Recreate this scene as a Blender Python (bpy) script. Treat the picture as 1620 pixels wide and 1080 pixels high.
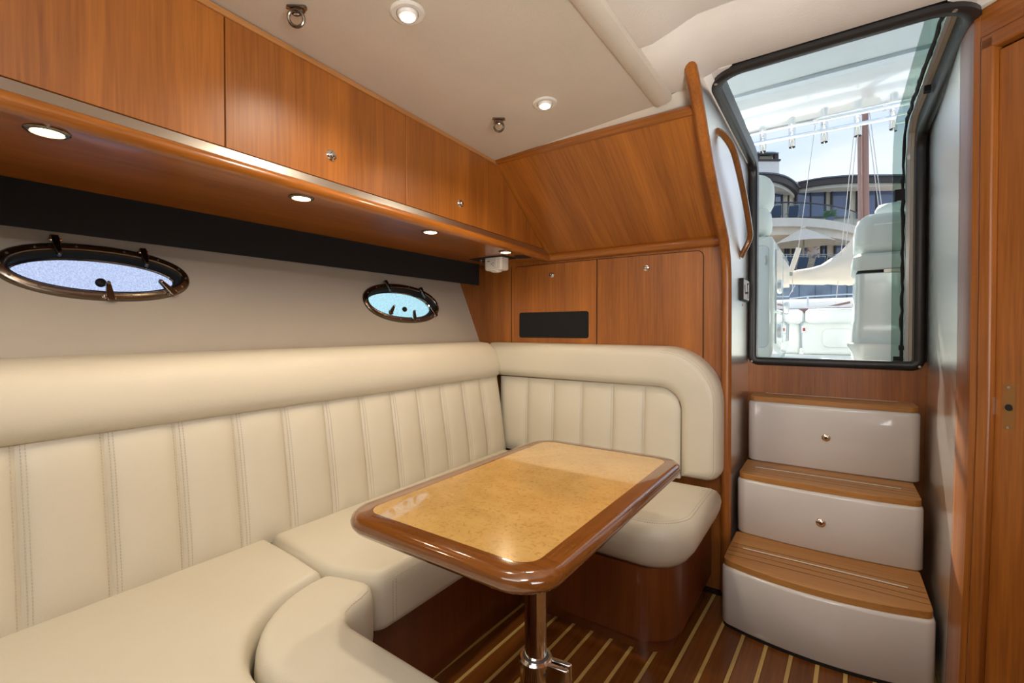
import bpy, bmesh, math, random
from mathutils import Vector, Matrix
random.seed(7)
PI = math.pi
for o in list(bpy.data.objects):
    bpy.data.objects.remove(o)
scn = bpy.context.scene
COL = scn.collection

# ------------------------------------------------------------------ camera
# axes: +Y = aft (towards the companionway), +X = right in the picture, Z up; metres; cabin sole at z = 0
YAW, PITCH, FPX = math.radians(34.75), math.radians(0.7), 735.0
CAMZ = 1.1
cd = bpy.data.cameras.new('camera'); cam = bpy.data.objects.new('camera', cd); COL.objects.link(cam)
cam.location = (0, 0, CAMZ); cam.rotation_euler = (PI/2-PITCH, 0, YAW)
cd.sensor_width = 36; cd.lens = FPX/1620*36; cd.shift_y = -9/1620; cd.clip_start = 0.02; cd.clip_end = 3000
scn.camera = cam

# ------------------------------------------------------------------ sky, sun, exposure
scn.view_settings.view_transform = 'Standard'; scn.view_settings.look = 'None'
scn.view_settings.gamma = 1; scn.view_settings.use_curve_mapping = False
scn.view_settings.exposure = 0.0
w = bpy.data.worlds.new('sky'); scn.world = w; w.use_nodes = True
nt = w.node_tree; nt.nodes.clear()
tc = nt.nodes.new('ShaderNodeTexCoord'); sep = nt.nodes.new('ShaderNodeSeparateXYZ')
nt.links.new(tc.outputs['Generated'], sep.inputs[0])
rmp = nt.nodes.new('ShaderNodeValToRGB')
rmp.color_ramp.elements[0].position = 0.0; rmp.color_ramp.elements[0].color = (.84, .91, 1, 1)
rmp.color_ramp.elements[1].position = 0.75; rmp.color_ramp.elements[1].color = (.36, .58, .95, 1)
nt.links.new(sep.outputs[2], rmp.inputs[0])
mp = nt.nodes.new('ShaderNodeMapping'); mp.inputs['Scale'].default_value = (2.2, 2.2, 7); mp.inputs['Rotation'].default_value = (0.3, .5, 0)
nt.links.new(tc.outputs['Generated'], mp.inputs[0])
nz = nt.nodes.new('ShaderNodeTexNoise'); nz.inputs['Scale'].default_value = 1.6; nz.inputs['Detail'].default_value = 6
nt.links.new(mp.outputs[0], nz.inputs[0])
r2 = nt.nodes.new('ShaderNodeValToRGB'); r2.color_ramp.elements[0].position = .45; r2.color_ramp.elements[1].position = .8
nt.links.new(nz.outputs[0], r2.inputs[0])
mx = nt.nodes.new('ShaderNodeMix'); mx.data_type = 'RGBA'
nt.links.new(r2.outputs[0], mx.inputs[0]); nt.links.new(rmp.outputs[0], mx.inputs[6]); mx.inputs[7].default_value = (.93, .96, 1, 1)
bg = nt.nodes.new('ShaderNodeBackground'); bg.inputs[1].default_value = 1.15
nt.links.new(mx.outputs[2], bg.inputs[0])
wo = nt.nodes.new('ShaderNodeOutputWorld'); nt.links.new(bg.outputs[0], wo.inputs[0])

sd = bpy.data.lights.new('sun', 'SUN'); sun = bpy.data.objects.new('sun', sd); COL.objects.link(sun)
sd.energy = 13; sd.angle = math.radians(0.6); sd.color = (1, .93, .82)
SUN = Vector((.28, -1, -.655))            # direction the light travels
sun.rotation_euler = SUN.to_track_quat('-Z', 'Y').to_euler(); sun.location = (-4, 12, 8)

def area(name, loc, target, sx, sy, energy, color):
    l = bpy.data.lights.new(name, 'AREA'); l.shape = 'RECTANGLE'; l.size = sx; l.size_y = sy; l.energy = energy; l.color = color
    o = bpy.data.objects.new(name, l); COL.objects.link(o); o.location = loc
    o.rotation_euler = (Vector(target)-Vector(loc)).to_track_quat('-Z', 'Y').to_euler()
    return o
# added fill lamps, unseen behind the camera, to brighten the cabin and near lockers
area('cabin_fill', (-.35, -.75, 1.86), (-.45, .6, .2), 1.3, .8, 15.5, (1, .985, .965))
area('locker_fill', (.25, -.30, 1.78), (-1.12, .2, 1.6), .4, .4, 10, (1, .98, .95))
# added fill lamp, unseen right of the camera, aimed up at the aft ceiling
cfill = area('ceiling_fill', (.86, .15, .95), (-.05, 1.35, 1.92),   .9, .5, 17, (1, .985, .97)); cfill.data.spread = 2.0

# ------------------------------------------------------------------ picture -> point on a real plane
_fw = Vector((-math.sin(YAW)*math.cos(PITCH), math.cos(YAW)*math.cos(PITCH), -math.sin(PITCH)))
_rt = Vector((math.cos(YAW), math.sin(YAW), 0)); _up = _rt.cross(_fw)
def at(x, y, Y):
    r = _fw+_rt*((x-810)/FPX)-_up*((y-531)/FPX)
    return Vector((0, 0, CAMZ))+r*(Y/r.y)

# ------------------------------------------------------------------ materials
MATS = {}
def newmat(name):
    m = bpy.data.materials.new(name); m.use_nodes = True; MATS[name] = m
    return m, m.node_tree, m.node_tree.nodes['Principled BSDF']
def plain(name, col, rough=.5, metal=0, coat=0, coatr=.05, bump=0, bscale=400, spec=None, alpha=None, trans=0, ior=None, vary=0, vscale=6):
    m, t, b = newmat(name)
    b.inputs['Base Color'].default_value = (*col, 1); b.inputs['Roughness'].default_value = rough
    b.inputs['Metallic'].default_value = metal; b.inputs['Coat Weight'].default_value = coat; b.inputs['Coat Roughness'].default_value = coatr
    if spec is not None: b.inputs['Specular IOR Level'].default_value = spec
    if trans: b.inputs['Transmission Weight'].default_value = trans
    if ior: b.inputs['IOR'].default_value = ior
    c = t.nodes.new('ShaderNodeTexCoord')
    if bump:
        n = t.nodes.new('ShaderNodeTexNoise'); n.inputs['Scale'].default_value = bscale; n.inputs['Detail'].default_value = 3
        t.links.new(c.outputs['Object'], n.inputs[0])
        bp = t.nodes.new('ShaderNodeBump'); bp.inputs['Strength'].default_value = bump; bp.inputs['Distance'].default_value = .002
        t.links.new(n.outputs[0], bp.inputs['Height']); t.links.new(bp.outputs[0], b.inputs['Normal'])
    n = t.nodes.new('ShaderNodeTexNoise'); n.inputs['Scale'].default_value = vscale; n.inputs['Detail'].default_value = 4
    t.links.new(c.outputs['Object'], n.inputs[0])
    r = t.nodes.new('ShaderNodeValToRGB'); k = max(vary, .02)
    r.color_ramp.elements[0].position = .3; r.color_ramp.elements[1].position = .7
    r.color_ramp.elements[0].color = (*[v*(1-k) for v in col], 1); r.color_ramp.elements[1].color = (*[min(1, v*(1+k)) for v in col], 1)
    t.links.new(n.outputs[0], r.inputs[0]); t.links.new(r.outputs[0], b.inputs['Base Color'])
    return m
def wood(name, dark, light, axis, rough=.3, coat=.5, coatr=.06, fine=150, broad=9, coat_ior=1.5):
    m, t, b = newmat(name)
    b.inputs['Roughness'].default_value = rough; b.inputs['Coat Weight'].default_value = coat; b.inputs['Coat Roughness'].default_value = coatr
    b.inputs['Coat IOR'].default_value = coat_ior
    c = t.nodes.new('ShaderNodeTexCoord')
    def layer(s, low, det):
        mp = t.nodes.new('ShaderNodeMapping')
        sc = [low if q in axis else s for q in 'XYZ']
        mp.inputs['Scale'].default_value = sc
        t.links.new(c.outputs['Object'], mp.inputs[0])
        n = t.nodes.new('ShaderNodeTexNoise'); n.inputs['Scale'].default_value = 1; n.inputs['Detail'].default_value = det
        n.inputs['Distortion'].default_value = .4
        t.links.new(mp.outputs[0], n.inputs[0]); return n
    a = layer(broad, .5, 4); f = layer(fine, 5, 3)
    mth = t.nodes.new('ShaderNodeMath'); mth.operation = 'MULTIPLY_ADD'; mth.inputs[1].default_value = .45
    t.links.new(f.outputs[0], mth.inputs[0])
    m2 = t.nodes.new('ShaderNodeMath'); m2.operation = 'MULTIPLY'; m2.inputs[1].default_value = .6
    t.links.new(a.outputs[0], m2.inputs[0]); t.links.new(m2.outputs[0], mth.inputs[2])
    r = t.nodes.new('ShaderNodeValToRGB'); r.color_ramp.elements[0].position = .33; r.color_ramp.elements[1].position = .72
    r.color_ramp.elements[0].color = (*dark, 1); r.color_ramp.elements[1].color = (*light, 1)
    t.links.new(mth.outputs[0], r.inputs[0]); t.links.new(r.outputs[0], b.inputs['Base Color'])
    bp = t.nodes.new('ShaderNodeBump'); bp.inputs['Strength'].default_value = .05; bp.inputs['Distance'].default_value = .001
    t.links.new(f.outputs[0], bp.inputs['Height']); t.links.new(bp.outputs[0], b.inputs['Normal'])
    return m
def emit(name, col, s):
    m, t, b = newmat(name); b.inputs['Base Color'].default_value = (*col, 1)
    b.inputs['Emission Color'].default_value = (*col, 1); b.inputs['Emission Strength'].default_value = s
    return m
TD, TL = (.185, .050, .005), (.45, .146, .016)
W_Z = wood('teak_vertical', TD, TL, 'Z', rough=.40, coat=.6, coatr=.40)
W_SLANT = wood('teak_slanted', TD, TL, 'YZ', rough=.38, coat=.3, coatr=.28)
W_Y = wood('teak_lengthwise', TD, TL, 'Y')
W_X = wood('teak_crosswise', TD, TL, 'X')
W_GLOSS = wood('teak_high_gloss', TD, TL, 'Z', rough=.2, coat=.3, coatr=.2)
_t = W_GLOSS.node_tree; _p = _t.nodes['Principled BSDF']          # thick varnish: strong mirror sheen at glancing angles
_lw = _t.nodes.new('ShaderNodeLayerWeight'); _lw.inputs['Blend'].default_value = .5
_pw = _t.nodes.new('ShaderNodeMath'); _pw.operation = 'POWER'; _pw.inputs[1].default_value = .55
_gl = _t.nodes.new('ShaderNodeBsdfGlossy'); _gl.inputs['Roughness'].default_value = .28; _gl.inputs['Color'].default_value = (1, .97, .92, 1)
_ms = _t.nodes.new('ShaderNodeMixShader'); _t.links.new(_lw.outputs['Facing'], _pw.inputs[0]); _t.links.new(_pw.outputs[0], _ms.inputs[0])
_t.links.new(_p.outputs[0], _ms.inputs[1]); _t.links.new(_gl.outputs[0], _ms.inputs[2]); _t.links.new(_ms.outputs[0], _t.nodes['Material Output'].inputs[0])
W_H = wood('teak_horizontal', TD, TL, 'XY', rough=.40, coat=.6, coatr=.40)
W_TRIM = wood('teak_edge', (.36, .15, .04), (.58, .27, .09), 'Y')
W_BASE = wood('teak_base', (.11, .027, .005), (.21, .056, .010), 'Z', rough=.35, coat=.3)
W_RIM = wood('table_rim_wood', (.105, .032, .006), (.235, .078, .014), 'X', rough=.15, coat=1, coatr=.02, fine=120)
W_RIMY = wood('table_rim_wood_lengthwise', (.105, .032, .006), (.235, .078, .014), 'Y', rough=.15, coat=1, coatr=.02, fine=120)
W_TREAD = wood('tread_teak', (.34, .14, .03), (.56, .27, .075), 'X', rough=.45, coat=.15, fine=160)
W_SOLE = wood('sole_teak', (.10, .030, .005), (.23, .072, .010), 'Y', rough=.25, coat=.6, coatr=.1, fine=120, broad=14)
W_HOLLY = wood('sole_holly', (.48, .31, .09), (.62, .43, .14), 'Y', rough=.3, coat=.5)
W_HAND = wood('handle_wood', (.16, .06, .012), (.28, .11, .025), 'Z', rough=.2, coat=1)
LEATHER = plain('cream_leather', (.66, .605, .485), .42, bump=.25, bscale=260, vary=.03, vscale=3)
THREAD = plain('stitch_thread', (.54, .47, .36), .8)
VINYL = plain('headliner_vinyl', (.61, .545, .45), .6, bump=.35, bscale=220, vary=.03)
VINYL_LIT = plain('headliner_vinyl_lit', (.84, .80, .73), .6, bump=.35, bscale=160, vary=.04)  # lighter copy of the headliner: brightness near the hatch put into the colour
LINER = plain("hull_liner", (.51, .465, .39), .6, bump=.15, bscale=300)
GEL = plain('gelcoat', (.70, .67, .635), .22, coat=.6, coatr=.05)
BLACKF = plain('black_fabric', (.006, .006, .006), .95, bump=.6, bscale=900)
BLACK = plain('black_gap', (.008, .007, .006), .7)
BFRAME = plain('black_frame', (.018, .017, .016), .38, bump=.1, bscale=600)
CHROME = plain('chrome', (.82, .80, .77), .12, metal=1)
STEEL = plain('brushed_steel', (.62, .56, .50), .32, metal=1)
DARKSTEEL = plain('antique_steel', (.23, .19, .15), .25, metal=1)
BRASSY = plain('aged_brass', (.35, .24, .11), .4, metal=1)
WHITEP = plain('white_plastic', (.72, .68, .62), .35)
CAULK = plain('black_caulk', (.012, .01, .009), .6)
GRITW = plain('pale_grip_strip', (.75, .72, .66), .5)
SCREW = plain('screw_metal', (.5, .47, .43), .35, metal=1)
BULB = emit('lamp_lens', (1, .90, .70), 14)
BULBP = emit('puck_lens', (1, .80, .45), 14)
# burl inlay
m, t, b = newmat('burl_maple'); BURL = m
b.inputs['Roughness'].default_value = .18; b.inputs['Coat Weight'].default_value = 1; b.inputs['Coat Roughness'].default_value = .012
c = t.nodes.new('ShaderNodeTexCoord')
n1 = t.nodes.new('ShaderNodeTexNoise'); n1.inputs['Scale'].default_value = 110; n1.inputs['Detail'].default_value = 5; n1.inputs['Distortion'].default_value = .8
n2 = t.nodes.new('ShaderNodeTexNoise'); n2.inputs['Scale'].default_value = 9; n2.inputs['Detail'].default_value = 4; n2.inputs['Distortion'].default_value = 1.0
t.links.new(c.outputs['Object'], n1.inputs[0]); t.links.new(c.outputs['Object'], n2.inputs[0])
ra = t.nodes.new('ShaderNodeValToRGB'); ra.color_ramp.elements[0].position = .30; ra.color_ramp.elements[1].position = .48
ra.color_ramp.elements[0].color = (.52, .28, .075, 1); ra.color_ramp.elements[1].color = (.64, .39, .125, 1)
t.links.new(n1.outputs[0], ra.inputs[0])
rb = t.nodes.new('ShaderNodeValToRGB'); rb.color_ramp.elements[0].position = .35; rb.color_ramp.elements[1].position = .65
rb.color_ramp.elements[0].color = (.86, .84, .80, 1); rb.color_ramp.elements[1].color = (1, 1, 1, 1)
t.links.new(n2.outputs[0], rb.inputs[0])
mm = t.nodes.new('ShaderNodeMix'); mm.data_type = 'RGBA'; mm.blend_type = 'MULTIPLY'; mm.inputs[0].default_value = 1
t.links.new(ra.outputs[0], mm.inputs[6]); t.links.new(rb.outputs[0], mm.inputs[7]); t.links.new(mm.outputs[2], b.inputs['Base Color'])
# glass kinds
def glassmat(name, col, rough, bump=0, bscale=120, thin=True):
    m, t, b = newmat(name)
    b.inputs['Base Color'].default_value = (*col, 1); b.inputs['Roughness'].default_value = rough
    b.inputs['Transmission Weight'].default_value = 1; b.inputs['IOR'].default_value = 1.15 if thin else 1.45
    if bump:
        c = t.nodes.new('ShaderNodeTexCoord'); n = t.nodes.new('ShaderNodeTexNoise'); n.inputs['Scale'].default_value = bscale
        r = t.nodes.new('ShaderNodeValToRGB'); r.color_ramp.elements[0].position = .38; r.color_ramp.elements[1].position = .66
        r.color_ramp.elements[0].color = (*[v*.80 for v in col], 1); r.color_ramp.elements[1].color = (*[min(1, v*1.25) for v in col], 1)
        t.links.new(n.outputs[0], r.inputs[0]); t.links.new(r.outputs[0], b.inputs['Base Color'])
        t.links.new(c.outputs['Object'], n.inputs[0]); bp = t.nodes.new('ShaderNodeBump'); bp.inputs['Strength'].default_value = bump; bp.inputs['Distance'].default_value = .003
        t.links.new(n.outputs[0], bp.inputs['Height']); t.links.new(bp.outputs[0], b.inputs['Normal'])
    return m
G_PORT1 = glassmat('salt_crusted_glass', (.62, .66, .88), .22, .8, 260)
G_PORT2 = glassmat('turquoise_tinted_glass', (.56, .94, 1.0), .15, .6, 260)
G_DOOR = glassmat('green_tinted_glass', (.42, .52, .46), .0)
G_RAIL = glassmat('railing_glass', (.80, .90, .97), .0)

# ------------------------------------------------------------------ mesh builder
class MB:
    def __init__(s): s.v = []; s.f = []
    def add(s, vs, fs):
        k = len(s.v); s.v += [tuple(v) for v in vs]; s.f += [tuple(i+k for i in f) for f in fs]; return s
    def hexa(s, p):     # 8 points: bottom ring then top ring
        return s.add(p, [(3, 2, 1, 0), (4, 5, 6, 7), (0, 1, 5, 4), (1, 2, 6, 5), (2, 3, 7, 6), (3, 0, 4, 7)])
    def box(s, x0, x1, y0, y1, z0, z1):
        return s.hexa([(x0, y0, z0), (x1, y0, z0), (x1, y1, z0), (x0, y1, z0), (x0, y0, z1), (x1, y0, z1), (x1, y1, z1), (x0, y1, z1)])
    def rings(s, rs, cap0=True, cap1=True, closed=True):
        n = len(rs[0]); k = len(s.v)
        for r in rs: s.v += [tuple(p) for p in r]
        for i in range(len(rs)-1):
            for j in range(n if closed else n-1):
                a = k+i*n+j; b2 = k+i*n+(j+1) % n
                s.f.append((a, b2, b2+n, a+n))
        if cap0: s.f.append(tuple(k+j for j in reversed(range(n))))
        if cap1: s.f.append(tuple(k+(len(rs)-1)*n+j for j in range(n)))
        return s
    def slab(s, outline, prof, fn=None, cap0=True, cap1=True):   # prof: (inset, height) from bottom to top
        fn = fn or (lambda x, y, h: (x, y, h))
        return s.rings([[fn(x, y, h) for x, y in inset(outline, d)] for d, h in prof], cap0, cap1)
    def tube(s, pts, r, n=10, caps=True):
        pts = [Vector(p) for p in pts]; rs = r if isinstance(r, (list, tuple)) else [r]*len(pts)
        out = []; ref = None
        for i, p in enumerate(pts):
            t = (pts[min(i+1, len(pts)-1)]-pts[max(i-1, 0)]).normalized()
            if ref is None: ref = t.orthogonal().normalized()
            ref = (ref-t*ref.dot(t)).normalized(); b = t.cross(ref)
            out.append([p+(ref*math.cos(2*PI*j/n)+b*math.sin(2*PI*j/n))*rs[i] for j in range(n)])
        return s.rings(out, caps, caps)
    def torus(s, c, u, v, R, r, n=20, m=8, a0=0, a1=2*PI):
        c, u, v = Vector(c), Vector(u).normalized(), Vector(v).normalized(); w_ = u.cross(v)
        rs = []
        full = abs(a1-a0-2*PI) < 1e-6
        for i in range(n+(0 if full else 1)):
            a = a0+(a1-a0)*i/n; d = u*math.cos(a)+v*math.sin(a)
            rs.append([c+d*R+(d*math.cos(2*PI*j/m)+w_*math.sin(2*PI*j/m))*r for j in range(m)])
        if full: rs.append(rs[0])
        return s.rings(rs, not full, not full)
    def lathe(s, c, axis, prof, n=24):     # prof: (radius, height along axis)
        c, ax = Vector(c), Vector(axis).normalized(); u = ax.orthogonal().normalized(); v = ax.cross(u)
        return s.rings([[c+ax*h+(u*math.cos(2*PI*j/n)+v*math.sin(2*PI*j/n))*max(r, 1e-5) for j in range(n)] for r, h in prof])
    def grid(s, fn, nu, nv):
        k = len(s.v)
        for i in range(nu+1):
            for j in range(nv+1): s.v.append(tuple(fn(i/nu, j/nv)))
        for i in range(nu):
            for j in range(nv):
                a = k+i*(nv+1)+j; s.f.append((a, a+nv+1, a+nv+2, a+1))
        return s
    def ellipsoid(s, c, rx, ry, rz, n=14, m=8, p=1.0):
        rs = []
        for i in range(m+1):
            t = -PI/2+PI*i/m; cz, sz = max(math.cos(t), 1e-4)**p, math.copysign(abs(math.sin(t))**p, math.sin(t))
            rs.append([(c[0]+rx*cz*math.copysign(abs(math.cos(2*PI*j/n))**p, math.cos(2*PI*j/n)), c[1]+ry*cz*math.copysign(abs(math.sin(2*PI*j/n))**p, math.sin(2*PI*j/n)), c[2]+rz*sz) for j in range(n)])
        return s.rings(rs)
    def stitch(s, pts, off, step=.0075, ln=.005, w_=.0009):   # dashes along a polyline, raised by vector off
        pts = [Vector(p) for p in pts]; d = 0; nxt = 0
        for a, b in zip(pts, pts[1:]):
            L = (b-a).length
            if L < 1e-6: continue
            t = (b-a)/L; o = Vector(off).normalized(); sd_ = t.cross(o).normalized()
            while nxt <= d+L:
                p = a+t*(nxt-d); q = p+t*ln
                s.hexa([p-sd_*w_-o*.001, p+sd_*w_-o*.001, q+sd_*w_-o*.001, q-sd_*w_-o*.001, p-sd_*w_+o*.0007, p+sd_*w_+o*.0007, q+sd_*w_+o*.0007, q-sd_*w_+o*.0007])
                nxt += step
            d += L
        return s
    def build(s, name, mat, parent=None, bev=0, seg=2, smooth=30, recalc=True):
        org = Vector(parent['_w']) if parent is not None else Vector((0, 0, 0))
        if parent is None and s.v:
            xs, ys, zs = zip(*s.v); org = Vector(((min(xs)+max(xs))/2, (min(ys)+max(ys))/2, min(zs)))
        me = bpy.data.meshes.new(name)
        me.from_pydata([tuple(Vector(v)-org) for v in s.v], [], s.f)
        if recalc:
            bm = bmesh.new(); bm.from_mesh(me); bmesh.ops.remove_doubles(bm, verts=bm.verts, dist=1e-6)
            bmesh.ops.recalc_face_normals(bm, faces=bm.faces); bm.to_mesh(me); bm.free()
        me.materials.append(mat); me.validate()
        if smooth: me.shade_smooth(); me.set_sharp_from_angle(angle=math.radians(smooth))
        o = bpy.data.objects.new(name, me); COL.objects.link(o); o['_w'] = tuple(org)
        if parent is not None: o.parent = parent
        else: o.location = org
        if parent is not None: o['_w'] = tuple(org)
        if bev:
            md = o.modifiers.new('bevel', 'BEVEL'); md.width = bev; md.segments = seg; md.limit_method = 'ANGLE'; md.angle_limit = math.radians(35)
        return o
def ccw(P):
    a = sum(P[i][0]*P[(i+1) % len(P)][1]-P[(i+1) % len(P)][0]*P[i][1] for i in range(len(P)))
    return list(P) if a > 0 else list(P)[::-1]
def inset(P, d):
    if abs(d) < 1e-9: return list(P)
    n = len(P); out = []
    for i in range(n):
        a, b, c_ = Vector(P[i-1]), Vector(P[i]), Vector(P[(i+1) % n])
        e1, e2 = (b-a), (c_-b)
        if e1.length < 1e-9: e1 = e2
        if e2.length < 1e-9: e2 = e1
        e1.normalize(); e2.normalize()
        n1 = Vector((-e1.y, e1.x)); n2 = Vector((-e2.y, e2.x)); m_ = n1+n2
        if m_.length < 1e-6: m_ = n1
        m_.normalize(); k = d/max(.4, m_.dot(n1)); out.append((b.x+m_.x*k, b.y+m_.y*k))
    return out
def rpoly(pts, seg=8):      # (x, y, radius) corners -> outline with round corners (counter-clockwise)
    out = []; n = len(pts)
    for i in range(n):
        p = Vector(pts[i][:2]); r = pts[i][2] if len(pts[i]) > 2 else 0
        if r <= 0: out.append((p.x, p.y)); continue
        a = (Vector(pts[i-1][:2])-p).normalized(); c_ = (Vector(pts[(i+1) % n][:2])-p).normalized()
        ang = a.angle(c_); tl = r/math.tan(ang/2); ce = p+(a+c_).normalized()*(r/math.sin(ang/2))
        s0, s1 = p+a*tl-ce, p+c_*tl-ce
        a0 = math.atan2(s0.y, s0.x); da = (math.atan2(s1.y, s1.x)-a0+PI) % (2*PI)-PI
        for k in range(seg+1):
            t_ = a0+da*k/seg; out.append((ce.x+r*math.cos(t_), ce.y+r*math.sin(t_)))
    return ccw(out)
def rrect(x0, x1, y0, y1, r, seg=8): return rpoly([(x0, y0, r), (x1, y0, r), (x1, y1, r), (x0, y1, r)], seg)
def ell(cx, cy, rx, ry, n=48, p=1.0):
    return [(cx+rx*math.copysign(abs(math.cos(2*PI*i/n))**p, math.cos(2*PI*i/n)), cy+ry*math.copysign(abs(math.sin(2*PI*i/n))**p, math.sin(2*PI*i/n))) for i in range(n)]
def clip(P, y0, y1):        # keep the part of a polygon between two Y lines
    for yl, sg in ((y0, 1), (y1, -1)):
        out = []
        for i in range(len(P)):
            a, b = P[i-1], P[i]; da, db = (a[1]-yl)*sg, (b[1]-yl)*sg
            if da*db < 0: t_ = da/(da-db); out.append((a[0]+(b[0]-a[0])*t_, yl))
            if db >= 0: out.append(b)
        P = out
        if len(P) < 3: return []
    return P
def tag(o, label, cat, group=None):
    o['label'] = label; o['category'] = cat
    if group: o['group'] = group
    return o
def thing(name, loc, label, cat, group=None):
    o = bpy.data.objects.new(name, None); COL.objects.link(o); o.location = loc; o['_w'] = tuple(loc); o.empty_display_size = .05
    return tag(o, label, cat, group)
def struct(o): o['kind'] = 'structure'; return o
def copy_tree(o, d, parent=None):
    c_ = o.copy(); COL.objects.link(c_); c_.parent = parent
    if parent is None: c_.location = Vector(o.location)+Vector(d)
    for ch in o.children: copy_tree(ch, d, c_)
    return c_

# ================================================================== SETTING
# ---- cabin sole: teak planks and holly strips, each a piece
fl = MB().box(-1.75, 1.0, -1.7, 2.62, -.05, -.006).build('floor', CAULK); struct(fl)
PW, TILT = .0748, .036
for k in range(-9, 13):
    x0 = -.434+k*PW
    def sk(xa, xb, z1):
        ya, yb = -.35, 2.06
        f = lambda x, y: x+TILT*(y-1.20)
        return MB().hexa([(f(xa, ya), ya, -.005), (f(xb, ya), ya, -.005), (f(xb, yb), yb, -.005), (f(xa, yb), yb, -.005),
                          (f(xa, ya), ya, z1), (f(xb, ya), ya, z1), (f(xb, yb), yb, z1), (f(xa, yb), yb, z1)])
    p = sk(x0+.0068, x0+PW-.0068, 0.0); o = p.build('plank', W_SOLE, fl, smooth=0)
    p = sk(x0-.0058, x0+.0058, 0.0); o = p.build('holly_strip', W_HOLLY, fl, smooth=0)

# ---- hull side: a flared liner above the settee with two porthole openings
KX, KZ = .045, .43
def hullx(y, z): return -1.70-KZ*(z-1.034)-KX*(y-2.1)
SL = math.sqrt(1+KZ*KZ)
NH = Vector((1, KX, KZ)).normalized()        # into the cabin
def hp(y, s, h=0):      # point on the hull plane: s metres up the slope from z = 1.0
    z = 1.0+s/SL
    return Vector((hullx(y, z), y, z))+NH*h
P1 = ell(.428, (1.2625-1)*SL, .218, .0865, 56, .92)
P2 = ell(1.594, (1.232-1)*SL, .250, .1045, 56, .92)
bm = bmesh.new()
outer = [(-1.7, -.10), (2.6, -.10), (2.6, 1.05), (-1.7, 1.05)]
ed = []
for P in (outer, inset(ccw(P1), .012), inset(ccw(P2), .012)):
    vs = [bm.verts.new((x, y, 0)) for x, y in P]
    ed += [bm.edges.new((vs[i], vs[(i+1) % len(vs)])) for i in range(len(vs))]
bmesh.ops.triangle_fill(bm, use_beauty=True, use_dissolve=False, edges=ed)
mb = MB(); bm.verts.ensure_lookup_table()
mb.add([hp(v.co.x, v.co.y) for v in bm.verts], [tuple(v.index for v in f.verts) for f in bm.faces]); bm.free()
k = hp(0, -.10).z
a, b2 = hp(-1.7, -.1), hp(2.6, -.1)
mb.add([(a.x, -1.7, a.z), (b2.x, 2.6, b2.z), (b2.x, 2.6, -.05), (a.x, -1.7, -.05)], [(0, 1, 2, 3)])
struct(mb.build('wall_left', LINER, smooth=0))

# ---- ceiling
def cz_l(x): return 1.825+.0625*(x+1.2)
def cz_r(x): return 1.888 if x < -.42 else (1.888+.037*(x+.42)/.12 if x < -.30 else 1.925)
mb = MB()
mb.hexa([(-2.2, -1.7, cz_l(-2.2)), (-.48, -1.7, cz_l(-.48)), (-.48, 1.60, cz_l(-.48)), (-2.2, 1.72, cz_l(-2.2)),
         (-2.2, -1.7, 2.05), (-.48, -1.7, 2.05), (-.48, 1.60, 2.05), (-2.2, 1.72, 2.05)])
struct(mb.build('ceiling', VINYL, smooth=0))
def cpanel(y0, y1, dz, xs):
    mb = MB(); rs = []
    for x in xs:
        z = cz_r(x)+dz; rs.append([(x, y0+.004, z+.003), (x, y0+.010, z), (x, y1-.010, z), (x, y1-.004, z+.003), (x, y1-.004, z+.06), (x, y0+.004, z+.06)])
    return mb.rings(rs)
struct(cpanel(-1.7, 1.282, -.004, [-.452, -.42, -.38, -.34, -.30, 0, .5, 1.05]).build('ceiling', VINYL_LIT))
struct(cpanel(1.283, 1.592, 0, [-.452, -.42, -.38, -.34, -.30, 0, .5, 1.05]).build('ceiling', VINYL_LIT))
struct(cpanel(1.587, 2.66, 0, [.288, .32, .5, 1.05]).build('ceiling', VINYL_LIT))
for xq, sg in ((-.330, 1), (.290, -1)):       # corner fillets of the hatch cut-out
    struct(MB().slab(ccw([(xq, 1.590), (xq+sg*.062, 1.590), (xq, 1.652)]), [(0, 1.9255), (0, 1.96)]).build('ceiling', VINYL_LIT, smooth=0))
struct(cpanel(1.587, 2.66, .0, [-.42, -.38, -.34, -.328]).build('ceiling', VINYL_LIT))
struct(MB().box(-2.3, 1.1, -1.8, 1.57, 2.06, 2.10).build('ceiling', GEL))       # coachroof skin above
struct(MB().box(-2.3, -.40, 1.57, 2.7, 1.95, 2.10).build('ceiling', GEL))
struct(MB().box(.33, 1.1, 1.57, 2.7, 1.99, 2.10).build('ceiling', GEL))
struct(MB().box(-.50, -.384, 1.560, 1.76, 1.893, 1.96).build('ceiling', VINYL_LIT, smooth=0))
# headliner batten between the two ceiling levels
prof = [(-.516, 1.905), (-.512, 1.866), (-.500, 1.858), (-.470, 1.862), (-.455, 1.870), (-.449, 1.905)]
mb = MB(); mb.rings([[(x, y, z) for x, z in prof] for y in (-1.7, 0, 1.0, 1.592)])
struct(mb.build('trim_1', VINYL, smooth=50))
# padded roll where the headliner turns down behind the slanted panel
mb = MB(); rs = []
for i in range(9):
    x = -1.22+(.845)*i/8; zt = cz_l(min(x, -.48))+.004+max(0, (x+.5))*.25
    q = i/8; rs.append([(x, 1.585+.02*(1-q), zt), (x, 1.60, zt-.012*q), (x, 1.625, zt-.032*q), (x, 1.66, zt-.05*q-.01), (x, 1.70, 1.79), (x, 1.75, 1.79), (x, 1.75, zt)])
struct(mb.rings(rs).build('trim_2', VINYL, smooth=60))

# ---- aft bulkhead behind the settee
mb = MB(); mb.box(-2.0, -.372, 2.12, 2.145, -.05, 1.52)
struct(mb.build('wall_aft', W_Z, bev=0))
struct(MB().box(-2.3, -.40, 2.122, 2.145, 1.52, 1.95).build('wall_aft', W_Z))     # upper part, behind the slanted panel
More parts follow.
